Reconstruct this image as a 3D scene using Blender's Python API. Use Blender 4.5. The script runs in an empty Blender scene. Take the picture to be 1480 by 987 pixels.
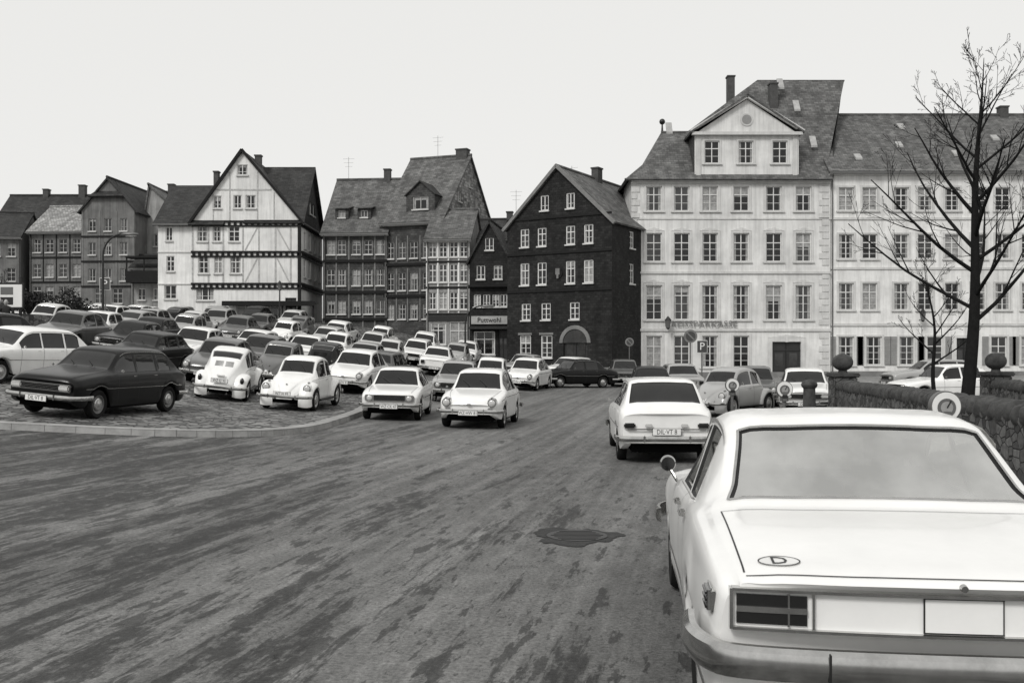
import bpy, bmesh, math, random
import numpy as np
from mathutils import Vector, Matrix
R=random.Random(11)
scene=bpy.context.scene
# ------------------------------------------------------------------ materials
M={}
def grey(c):
    return (c, c*0.995, c*0.975, 1)
def newmat(key):
    m=bpy.data.materials.new(key); m.use_nodes=True
    nt=m.node_tree; p=nt.nodes['Principled BSDF']; M[key]=m
    return m,nt,p
def coords(nt,kind='Object',scale=(1,1,1),rot=(0,0,0)):
    t=nt.nodes.new('ShaderNodeTexCoord'); src=t.outputs[kind]
    if any(rot):
        m0=nt.nodes.new('ShaderNodeMapping'); m0.inputs['Rotation'].default_value=rot
        nt.links.new(src,m0.inputs['Vector']); src=m0.outputs[0]
    mp=nt.nodes.new('ShaderNodeMapping'); mp.inputs['Scale'].default_value=scale
    nt.links.new(src,mp.inputs['Vector']); return mp.outputs[0]
def noise(nt,vec,scale,detail=4,rough=.55):
    n=nt.nodes.new('ShaderNodeTexNoise'); n.inputs['Scale'].default_value=scale
    n.inputs['Detail'].default_value=detail; n.inputs['Roughness'].default_value=rough
    nt.links.new(vec,n.inputs['Vector']); return n.outputs['Fac']
def mrange(nt,v,a,b,c,d,smooth=False):
    n=nt.nodes.new('ShaderNodeMapRange'); n.inputs[1].default_value=a;n.inputs[2].default_value=b
    n.inputs[3].default_value=c;n.inputs[4].default_value=d
    if smooth: n.interpolation_type='SMOOTHSTEP'
    nt.links.new(v,n.inputs[0]); return n.outputs[0]
def math2(nt,op,a,b):
    n=nt.nodes.new('ShaderNodeMath'); n.operation=op
    for i,x in enumerate((a,b)):
        if isinstance(x,(int,float)): n.inputs[i].default_value=x
        else: nt.links.new(x,n.inputs[i])
    return n.outputs[0]
def tocol(nt,v,p,name='Base Color'):
    c=nt.nodes.new('ShaderNodeCombineColor')
    g=math2(nt,'MULTIPLY',v,.995); b=math2(nt,'MULTIPLY',v,.975)
    nt.links.new(v,c.inputs[0]);nt.links.new(g,c.inputs[1]);nt.links.new(b,c.inputs[2])
    nt.links.new(c.outputs[0],p.inputs[name])
def bump(nt,v,p,strength,dist=.02):
    b=nt.nodes.new('ShaderNodeBump'); b.inputs['Strength'].default_value=strength; b.inputs['Distance'].default_value=dist
    nt.links.new(v,b.inputs['Height']); nt.links.new(b.outputs[0],p.inputs['Normal'])
def simple(key,c,rough=.6,metal=0,var=.15,scale=3,bmp=0,bscale=40,coat=0,streak=0,spec=.5,base_grime=0):
    m,nt,p=newmat(key)
    vec=coords(nt)
    f=noise(nt,vec,scale,6,.65)
    v=mrange(nt,f,.3,.7,c*(1-var),c*(1+var*.6))
    if streak:
        f2=noise(nt,coords(nt,scale=(3,3,.22)),1.5,6,.65)
        v=math2(nt,'MULTIPLY',v,mrange(nt,f2,.42,.72,1,1-streak))
        f3=noise(nt,coords(nt,scale=(.35,.35,.5)),1,5,.6)
        v=math2(nt,'MULTIPLY',v,mrange(nt,f3,.35,.65,1-streak*.5,1.04))
    tocol(nt,v,p)
    p.inputs['Roughness'].default_value=rough; p.inputs['Metallic'].default_value=metal
    p.inputs['Coat Weight'].default_value=coat; p.inputs['Coat Roughness'].default_value=.08
    p.inputs['Specular IOR Level'].default_value=spec
    if bmp: bump(nt,noise(nt,vec,bscale,3),p,bmp)
    return m
def bricky(key,c,w,h,mortar=.02,var=.35,rough=.7,mc=.5,bmp=.5,spec=.3,big=.36):
    m,nt,p=newmat(key)
    vec=coords(nt,'UV')
    b=nt.nodes.new('ShaderNodeTexBrick')
    b.inputs['Color1'].default_value=grey(c*(1-var)); b.inputs['Color2'].default_value=grey(c*(1+var))
    b.inputs['Mortar'].default_value=grey(c*mc); b.inputs['Scale'].default_value=1
    b.inputs['Mortar Size'].default_value=mortar; b.inputs['Brick Width'].default_value=w; b.inputs['Row Height'].default_value=h
    b.inputs['Mortar Smooth'].default_value=.3
    nt.links.new(vec,b.inputs['Vector'])
    f=mrange(nt,noise(nt,coords(nt),.9,8,.7),.3,.7,1-big,1+big)
    f2=mrange(nt,noise(nt,coords(nt,'UV',scale=(1.6,.25,1)),1.3,5,.6),.35,.65,.78,1.22)
    f=math2(nt,'MULTIPLY',f,f2)
    mx=nt.nodes.new('ShaderNodeVectorMath'); mx.operation='MULTIPLY'
    cb=nt.nodes.new('ShaderNodeCombineXYZ')
    for i in range(3): nt.links.new(f,cb.inputs[i])
    nt.links.new(b.outputs['Color'],mx.inputs[0]); nt.links.new(cb.outputs[0],mx.inputs[1])
    nt.links.new(mx.outputs[0],p.inputs['Base Color'])
    p.inputs['Roughness'].default_value=rough; p.inputs['Specular IOR Level'].default_value=spec
    inv=math2(nt,'SUBTRACT',1,b.outputs['Fac']); bump(nt,inv,p,bmp,.015)
    return m
for k,c,ct in (('paint_white',.80,.5),('paint_cream',.56,.5),('paint_lgrey',.32,.5),('paint_mgrey',.10,.4),('paint_dark',.005,.12)):
    simple(k,c,.30,0,.07,2.5,coat=ct,spec=.2 if c<.05 else .5)
simple('chrome',.5,.16,1,.25,8)
simple('chrome_dull',.3,.35,1,.2,8)
simple('tyre',.012,.8,0,.2,6,spec=.15)
simple('black',.004,.8,0,.1,3,spec=.05)
simple('rubber',.010,.5,0,.1,3,spec=.3)
simple('lens',.50,.12,0,.15,30,coat=1)
simple('tail',.010,.15,0,.2,20,coat=.4)
simple('amber',.2,.2,0,.1,20,coat=1)
simple('plate',.72,.4,0,.05,5)
simple('ink',.010,.5,0,.05,5)
simple('seat',.03,.6,0,.15,5)
simple('carglass',.010,.04,0,.5,2.2,spec=.5)
simple('hub',.5,.25,.8,.1,5)
m,nt,p=newmat('clearglass')
nt.nodes.remove(p)
tr=nt.nodes.new('ShaderNodeBsdfTransparent'); tr.inputs[0].default_value=(.74,.74,.72,1)
gl=nt.nodes.new('ShaderNodeBsdfGlossy'); gl.inputs['Roughness'].default_value=.04; gl.inputs[0].default_value=(.95,.95,.93,1)
mx=nt.nodes.new('ShaderNodeMixShader')
f=mrange(nt,noise(nt,coords(nt,scale=(1.2,1,1)),2.0,4),.35,.65,.50,.70); nt.links.new(f,mx.inputs[0])
nt.links.new(tr.outputs[0],mx.inputs[1]);nt.links.new(gl.outputs[0],mx.inputs[2])
nt.links.new(mx.outputs[0],nt.nodes['Material Output'].inputs[0])
# building mats
simple('plaster_white',.78,.85,0,.12,1.2,.2,40,streak=.26)
simple('plaster_cream',.71,.85,0,.12,1.0,.2,40,streak=.26)
simple('plaster_trim',.58,.8,0,.14,2,streak=.15)
simple('plaster_grey',.18,.85,0,.3,1.0,.2,50,streak=.45)
simple('plaster_lgrey',.34,.85,0,.25,1.0,.2,50,streak=.4)
simple('plinth',.18,.85,0,.3,2,.3,20)
simple('timber_dark',.012,.7,0,.3,5,spec=.2)
simple('timber_faded',.42,.8,0,.35,5)
simple('wframe',.66,.5,0,.12,3)
simple('wframe_dim',.36,.5,0,.25,3)
simple('doorwood',.02,.5,0,.3,4)
simple('shutter',.24,.6,0,.15,4)
simple('glass_dark',.008,.06,0,.6,1.3,spec=.5)
simple('glass_mid',.04,.10,0,.6,1.3,spec=.6)
simple('glass_curtain',.30,.3,0,.5,5,spec=.6)
simple('sign_white',.70,.5,0,.08,3)
simple('sign_blue',.05,.4,0,.05,3)
simple('metal_dark',.02,.4,.3,.2,3)
simple('metal_grey',.14,.45,.4,.2,3)
simple('letters',.20,.7,0,.3,3)
simple('chimney',.07,.9,0,.35,5,.4,15)
simple('kerb',.30,.8,0,.35,2.2,.4,20)
simple('bark',.014,.9,0,.35,9,.6,30,spec=.1)
simple('leaf_dark',.018,.8,0,.5,3)
simple('cloth_dark',.015,.9,0,.2,5)
simple('skin',.35,.6,0,.1,5)
simple('hair',.02,.8,0,.1,5)
simple('tar',.024,.6,0,.5,9,.4,50,spec=.25)
bricky('slate',.105,.34,.2,.014)
bricky('slate_light',.20,.34,.2,.014)
bricky('slate_dark',.032,.34,.2,.014)
bricky('tiles_light',.27,.25,.22,.02,mc=.4)
bricky('shingle_dark',.018,.28,.16,.012,var=.4,spec=.2)
bricky('shingle_grey',.056,.28,.16,.012,var=.35,big=.4)
bricky('shingle_pale',.24,.36,.22,.02,var=.6)
# stone parapet
m,nt,p=newmat('rubble')
vec=coords(nt,scale=(1,1,1.5))
vo=nt.nodes.new('ShaderNodeTexVoronoi'); vo.feature='DISTANCE_TO_EDGE'; vo.inputs['Scale'].default_value=4.2; nt.links.new(vec,vo.inputs['Vector'])
vc=nt.nodes.new('ShaderNodeTexVoronoi'); vc.inputs['Scale'].default_value=4.2; nt.links.new(vec,vc.inputs['Vector'])
sp=nt.nodes.new('ShaderNodeSeparateColor'); nt.links.new(vc.outputs['Color'],sp.inputs[0])
e=mrange(nt,vo.outputs['Distance'],0,.07,.25,1,True)
v=math2(nt,'MULTIPLY',mrange(nt,sp.outputs[0],0,1,.03,.13),e)
v=math2(nt,'MULTIPLY',v,mrange(nt,noise(nt,coords(nt),14,5),.3,.7,.6,1.4))
tocol(nt,v,p); p.inputs['Roughness'].default_value=.9; bump(nt,e,p,.8,.04)
simple('coping',.055,.9,0,.65,5,.9,16)
# asphalt
m,nt,p=newmat('asphalt')
ob=coords(nt); rz=(0,0,.19)
grain=mrange(nt,noise(nt,ob,34,3,.8),.3,.7,.58,1.42)
mid=mrange(nt,noise(nt,coords(nt,scale=(1,.35,1),rot=rz),6,6,.72),.32,.68,.78,1.24)
bigv=mrange(nt,noise(nt,coords(nt,scale=(.5,.10,1),rot=rz),1,6,.62),.3,.7,.66,1.28)
base=math2(nt,'MULTIPLY',math2(nt,'MULTIPLY',math2(nt,'MULTIPLY',grain,bigv),mid),.150)
st=noise(nt,coords(nt,scale=(3.2,.07,1),rot=rz),1,7,.65)
base=math2(nt,'MULTIPLY',base,mrange(nt,st,.38,.60,1.15,.76))
# hairline cracks
ck=math2(nt,'ABSOLUTE',math2(nt,'SUBTRACT',noise(nt,coords(nt,scale=(1,.6,1)),.55,8,.6),.5),0)
base=math2(nt,'MULTIPLY',base,mrange(nt,ck,0,.0035,.62,1))
sx=nt.nodes.new('ShaderNodeSeparateXYZ'); nt.links.new(ob,sx.inputs[0])
msk=math2(nt,'ADD',mrange(nt,sx.outputs[0],-7,3,.10,-.055),mrange(nt,sx.outputs[1],4,30,.035,-.06))
n1=math2(nt,'ADD',noise(nt,coords(nt,scale=(1.25,.13,1),rot=rz),1.2,11,.74),msk)
d1=mrange(nt,n1,.55,.60,0,1,True)
n2=math2(nt,'ADD',noise(nt,coords(nt,scale=(1.5,.30,1),rot=rz),4.0,6,.65),math2(nt,'MULTIPLY',msk,.8))
d2=mrange(nt,n2,.575,.615,0,.85,True)
n3=noise(nt,coords(nt,scale=(1.4,.45,1),rot=rz),11,4,.6)
d3=mrange(nt,n3,.625,.66,0,.75,True)
brk=mrange(nt,noise(nt,coords(nt,scale=(1,.45,1),rot=rz),9,5,.7),.38,.50,.25,1,True)
wet=math2(nt,'MAXIMUM',math2(nt,'MAXIMUM',math2(nt,'MULTIPLY',d1,brk),d2),d3)
v=math2(nt,'MULTIPLY',base,mrange(nt,wet,0,1,1,.26))
tocol(nt,v,p); nt.links.new(mrange(nt,wet,0,1,.8,.6),p.inputs['Roughness'])
p.inputs['Specular IOR Level'].default_value=.22
bump(nt,noise(nt,ob,50,3,.8),p,.6,.012)
# cobbles
m,nt,p=newmat('cobbles')
ob=coords(nt)
vo=nt.nodes.new('ShaderNodeTexVoronoi'); vo.feature='DISTANCE_TO_EDGE'; vo.inputs['Scale'].default_value=5; nt.links.new(ob,vo.inputs['Vector'])
vc=nt.nodes.new('ShaderNodeTexVoronoi'); vc.inputs['Scale'].default_value=5; nt.links.new(ob,vc.inputs['Vector'])
sp=nt.nodes.new('ShaderNodeSeparateColor'); nt.links.new(vc.outputs['Color'],sp.inputs[0])
e=mrange(nt,vo.outputs['Distance'],0,.12,.22,1,True)
v=math2(nt,'MULTIPLY',mrange(nt,sp.outputs[0],0,1,.05,.28),e)
v=math2(nt,'MULTIPLY',v,mrange(nt,noise(nt,ob,.8,6,.65),.3,.7,.6,1.3))
tocol(nt,v,p); p.inputs['Roughness'].default_value=.7; p.inputs['Specular IOR Level'].default_value=.3; bump(nt,e,p,.7,.03)
simple('paving',.21,.85,0,.25,1.5,.2,30)

# ------------------------------------------------------------------ mesh builder
class MB:
    def __init__(s): s.v=[];s.f=[];s.m=[]
    def add(s,vs,fs,mat):
        o=len(s.v); s.v+= [tuple(x) for x in vs]
        for f in fs: s.f.append([i+o for i in f]); s.m.append(mat)
    def poly(s,pts,mat): s.add(pts,[list(range(len(pts)))],mat)
    def hexa(s,b,t,mat): # bottom 4 pts, top 4 pts (ccw seen from top)
        s.add(list(b)+list(t),[(3,2,1,0),(4,5,6,7),(0,1,5,4),(1,2,6,5),(2,3,7,6),(3,0,4,7)],mat)
    def box(s,x0,x1,y0,y1,z0,z1,mat,T=None):
        vs=[Vector(q) for q in ((x0,y0,z0),(x1,y0,z0),(x1,y1,z0),(x0,y1,z0),(x0,y0,z1),(x1,y0,z1),(x1,y1,z1),(x0,y1,z1))]
        if T: vs=[T@q for q in vs]
        s.hexa(vs[:4],vs[4:],mat)
    def rbox(s,c,h,mat,ch=.02,T=None):
        bm=bmesh.new(); bmesh.ops.create_cube(bm,size=2)
        for q in bm.verts: q.co=Vector((q.co.x*h[0],q.co.y*h[1],q.co.z*h[2]))
        bmesh.ops.bevel(bm,geom=bm.edges[:],offset=min(ch,min(h)*.9),segments=2,affect='EDGES')
        c=Vector(c); bm.verts.index_update()
        vs=[(T@(q.co+c) if T else q.co+c) for q in bm.verts]
        s.add(vs,[[q.index for q in f.verts] for f in bm.faces],mat); bm.free()
    def cyl(s,p0,p1,r0,r1,n,mat,caps=True):
        p0=Vector(p0);p1=Vector(p1);d=(p1-p0).normalized()
        a=d.orthogonal().normalized(); b=d.cross(a)
        vs=[]
        for p,r in ((p0,r0),(p1,r1)):
            for i in range(n):
                t=2*math.pi*i/n; vs.append(p+(a*math.cos(t)+b*math.sin(t))*r)
        fs=[(i,(i+1)%n,n+(i+1)%n,n+i) for i in range(n)]
        if caps: fs+= [list(range(n))[::-1],list(range(n,2*n))]
        s.add(vs,fs,mat)
    def ell(s,c,r,mat,n=12,k=8,T=None):
        vs=[];fs=[]
        for i in range(k+1):
            ph=math.pi*i/k
            for j in range(n):
                t=2*math.pi*j/n
                q=Vector((c[0]+r[0]*math.sin(ph)*math.cos(t),c[1]+r[1]*math.sin(ph)*math.sin(t),c[2]+r[2]*math.cos(ph)))
                vs.append(T@q if T else q)
        for i in range(k):
            for j in range(n): fs.append((i*n+j,(i+1)*n+j,(i+1)*n+(j+1)%n,i*n+(j+1)%n))
        s.add(vs,fs,mat)
    def lathe_x(s,c,prof,mat,n=24,side=1):
        vs=[];fs=[];k=len(prof)
        for j in range(n):
            t=2*math.pi*j/n
            for r,x in prof: vs.append((c[0]+side*x,c[1]+r*math.cos(t),c[2]+r*math.sin(t)))
        for j in range(n):
            for i in range(k-1):
                a=j*k+i;b=((j+1)%n)*k+i
                fs.append((a,a+1,b+1,b) if side>0 else (a,b,b+1,a+1))
        s.add(vs,fs,mat)
    def sweep(s,path,prof,mat,closed=True):
        path=[Vector(p) for p in path]; n=len(prof); vs=[];fs=[]
        for i,p in enumerate(path):
            a=path[max(0,i-1)];b=path[min(len(path)-1,i+1)]
            t=(b-a); t.z=0; t.normalize(); o=Vector((t.y,-t.x,0))
            for (u,w) in prof: vs.append(p+o*u+Vector((0,0,w)))
        for i in range(len(path)-1):
            for j in range(n if closed else n-1):
                fs.append((i*n+j,(i+1)*n+j,(i+1)*n+(j+1)%n,i*n+(j+1)%n))
        if closed:
            fs.append(list(range(n))); fs.append([(len(path)-1)*n+j for j in range(n)][::-1])
        s.add(vs,fs,mat)
    def ribbon(s,A,B,mat):
        n=len(A); s.add(list(A)+list(B),[(i,i+1,n+i+1,n+i) for i in range(n-1)],mat)
    def mesh(s,name,angle=35,uv=False,fixn=True):
        me=bpy.data.meshes.new(name); me.from_pydata(s.v,[],s.f)
        keys=[];idx=[]
        for k in s.m:
            if k not in keys: keys.append(k)
        for k in keys: me.materials.append(M[k])
        ki={k:i for i,k in enumerate(keys)}
        me.polygons.foreach_set('material_index',[ki[k] for k in s.m])
        me.polygons.foreach_set('use_smooth',[True]*len(s.f))
        me.update()
        if uv:
            L=me.uv_layers.new(name='UVMap'); d=L.data
            Z=Vector((0,0,1))
            for pl in me.polygons:
                n=pl.normal; u=Z.cross(n)
                u=Vector((1,0,0)) if u.length<.05 else u.normalized()
                w=n.cross(u)
                for li in pl.loop_indices:
                    q=me.vertices[me.loops[li].vertex_index].co
                    d[li].uv=(q.dot(u),q.dot(w))
        me.set_sharp_from_angle(angle=math.radians(angle))
        return me
def obj(name,me,parent=None,M4=None):
    o=bpy.data.objects.new(name,me); scene.collection.objects.link(o)
    if parent: o.parent=parent
    if M4 is not None: o.matrix_world=M4
    return o
class Thing:
    def __init__(s,name): s.name=name; s.parts={}
    def __getitem__(s,k):
        if k not in s.parts: s.parts[k]=MB()
        return s.parts[k]
    def build(s,uv=True,angle=30):
        e=bpy.data.objects.new(s.name,None); scene.collection.objects.link(e); e.empty_display_size=.3
        for k,b in s.parts.items():
            obj(k,b.mesh(s.name+'_'+k,angle,uv),e)
        return e
def text_geo(t,size,ext=.01):
    cu=bpy.data.curves.new('t','FONT'); cu.body=t; cu.size=size; cu.extrude=ext; cu.align_x='CENTER'; cu.align_y='CENTER'; cu.resolution_u=2
    o=bpy.data.objects.new('t',cu); scene.collection.objects.link(o)
    dg=bpy.context.evaluated_depsgraph_get(); me=bpy.data.meshes.new_from_object(o.evaluated_get(dg))
    vs=[v.co.copy() for v in me.vertices]; fs=[list(p.vertices) for p in me.polygons]
    bpy.data.objects.remove(o); bpy.data.meshes.remove(me); bpy.data.curves.remove(cu)
    return vs,fs
def add_text(mb,t,size,T,mat,ext=.01,sx=1):
    vs,fs=text_geo(t,size,ext)
    mb.add([T@Vector((v.x*sx,v.y,v.z)) for v in vs],fs,mat)

# ------------------------------------------------------------------ terrain
C=[(1.8,5,0),(6,0,0),(-6,0,.03),(-14,0,.1),(14,0,0),(-1,9,0),(5,9,0),(-8,10,.08),(-16,12,.28),
(2.7,17,-.15),(-.8,24.5,-.1),(-3.2,26.5,-.05),(7,20,-.1),(8,29,-.18),(-5.8,20,.04),(-9.3,22,.30),(-13.4,27,.92),(-17,33,1.55),
(-6,28,.02),(-8.5,29.5,.26),(-7,35,.42),(5,40,-.08),(0,45,.08),(-4,45,.45),(-8,45,.9),(-18,45,2.1),(-25,66,3.4),(3,52,.1),(10,50,.05),(20,45,.05),(20,28,-.1),
(8,66,.1),(21,66,.1),(38,66,.2),(0,66,.9),(-6.6,69,2.5),(-13,71,3.7),(-24,75,4.1),(-40,85,5.8),(-48,92,6.3),(-30,50,3.4),(-30,30,2.3)]
TP=np.array(C,float); NTP=len(TP)
def U(r2): return np.where(r2>1e-9,.5*r2*np.log(np.maximum(r2,1e-9)),0)
D2=((TP[:,None,:2]-TP[None,:,:2])**2).sum(-1)
AA=np.zeros((NTP+3,NTP+3)); AA[:NTP,:NTP]=U(D2)+np.eye(NTP)*6; AA[:NTP,NTP]=1;AA[NTP,:NTP]=1;AA[:NTP,NTP+1:]=TP[:,:2];AA[NTP+1:,:NTP]=TP[:,:2].T
TW=np.linalg.solve(AA,np.concatenate([TP[:,2],[0,0,0]]))
def gnp(X,Y):
    X=np.clip(X,-50,42);Y=np.clip(Y,-3,95)
    d=((X[...,None]-TP[:,0])**2+(Y[...,None]-TP[:,1])**2)
    return U(d)@TW[:NTP]+TW[NTP]+TW[NTP+1]*X+TW[NTP+2]*Y
def g(x,y): return float(gnp(np.array(float(x)),np.array(float(y))))
gx=[-700,-300,-120,-80]+list(np.arange(-60,46,1.0))+[60,90,150,400,700]
gy=[-400,-120,-40,-12]+list(np.arange(-5,101,1.0))+[120,160,300,900]
XX,YY=np.meshgrid(gx,gy,indexing='ij'); ZZ=gnp(XX,YY)
vs=np.stack([XX,YY,ZZ],-1).reshape(-1,3); ny=len(gy)
fs=[(i*ny+j,(i+1)*ny+j,(i+1)*ny+j+1,i*ny+j+1) for i in range(len(gx)-1) for j in range(ny-1)]
b=MB(); b.add(vs.tolist(),fs,'asphalt'); obj('road_ground',b.mesh('road_ground'))
def cr2(pts,k=6):
    out=[]
    for i in range(len(pts)-1):
        p=[Vector(pts[max(0,min(len(pts)-1,i+q))]) for q in (-1,0,1,2)]
        for t in range(k):
            u=t/k
            out.append(p[1]*(2*u**3-3*u*u+1)+(p[2]-p[0])*.5*(u**3-2*u*u+u)+p[2]*(3*u*u-2*u**3)+(p[3]-p[1])*.5*(u**3-u*u))
    out.append(Vector(pts[-1])); return out
edge=cr2([(-60,18.2),(-30,18.6),(-18,18.9),(-12,19.1),(-8.5,19.4),(-6.3,19.9),(-5.0,20.9),(-4.45,22.4),(-4.3,25),(-4.3,29),(-4.3,34),(-3.6,42),(-2.6,50),(-1.6,57),(-1.4,64)],5)
lot=[(p.x,p.y) for p in edge]+[(-1.4,100),(-60,100)]
def inpoly(x,y,poly):
    c=False;j=len(poly)-1
    for i in range(len(poly)):
        xi,yi=poly[i];xj,yj=poly[j]
        if (yi>y)!=(yj>y) and x<(xj-xi)*(y-yi)/(yj-yi)+xi: c=not c
        j=i
    return c
def sheet(name,poly,dz,mat,x0,x1,y0,y1,step=1.0):
    bm=bmesh.new(); f=bm.faces.new([bm.verts.new((x,y,0)) for x,y in poly])
    bmesh.ops.triangulate(bm,faces=[f])
    for ax,(a,c) in ((0,(x0,x1)),(1,(y0,y1))):
        k=a
        while k<c:
            co=(k,0,0) if ax==0 else (0,k,0); no=(1,0,0) if ax==0 else (0,1,0)
            bmesh.ops.bisect_plane(bm,geom=bm.verts[:]+bm.edges[:]+bm.faces[:],plane_co=co,plane_no=no,dist=1e-5); k+=step
    for v in bm.verts: v.co.z=g(v.co.x,v.co.y)+dz
    bmesh.ops.recalc_face_normals(bm,faces=bm.faces[:])
    if sum(f.normal.z for f in bm.faces)<0: bmesh.ops.reverse_faces(bm,faces=bm.faces[:])
    me=bpy.data.meshes.new(name); bm.to_mesh(me); bm.free(); me.materials.append(M[mat]); return obj(name,me)
sheet('cobbled_car_park',lot,.12,'cobbles',-60,0,18,100)
fp=[(-.5,61),(4,59.5),(7,58.8),(21,59.5),(45,60),(45,75),(-.5,75)]
sheet('pavement',fp,.13,'paving',-1,45,58,75,1.5)
def surfz(x,y): return g(x,y)+(.12 if inpoly(x,y,lot) else 0)
kb=MB()
def kerbline(path,inn,wd=.30):
    path=[Vector((p[0],p[1],0)) for p in path]; acc=[path[0]]
    for a,c in zip(path[:-1],path[1:]):
        L=(c-a).length; k=max(1,int(L/.9))
        for i in range(1,k+1): acc.append(a+(c-a)*i/k)
    for i,(a,c) in enumerate(zip(acc[:-1],acc[1:])):
        t=(c-a).normalized(); o=Vector((t.y,-t.x,0))*inn
        a2=a+t*.004; c2=c-t*.004; h=.132+R.uniform(-.003,.003)
        q=[a2+o*.03,c2+o*.03,c2-o*wd,a2-o*wd]
        za=[g(w.x,w.y) for w in q]
        top=[Vector((w.x,w.y,z+h)) for w,z in zip(q,za)]
        for k in (0,1):
            top[k]-=o*.035; 
        kb.hexa([Vector((w.x,w.y,z-.2)) for w,z in zip(q,za)],top,'kerb')
kerbline([(p.x,p.y) for p in edge if p.x>-40],1)
kerbline(fp[:5],1)
obj('kerb',kb.mesh('kerb'))
b=MB(); pts=[]
for i in range(60):
    t=2*math.pi*i/60; r=1+.16*math.sin(3*t+1)+.1*math.sin(7*t)+R.uniform(-.09,.09)
    x=.60+.40*r*math.cos(t); y=9.5+.46*r*math.sin(t); pts.append((x,y,g(x,y)+.006))
b.poly(pts,'tar'); 
b.cyl((.62,9.5,g(.6,9.5)+.0),(.62,9.5,g(.6,9.5)+.012),.29,.29,32,'metal_dark')
for k in range(-3,4): b.box(.62-.25+abs(k)*.03,.62+.25-abs(k)*.03,9.5+k*.07-.012,9.5+k*.07+.012,g(.6,9.5)+.01,g(.6,9.5)+.016,'metal_dark')
obj('manhole_cover',b.mesh('manhole'))

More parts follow.
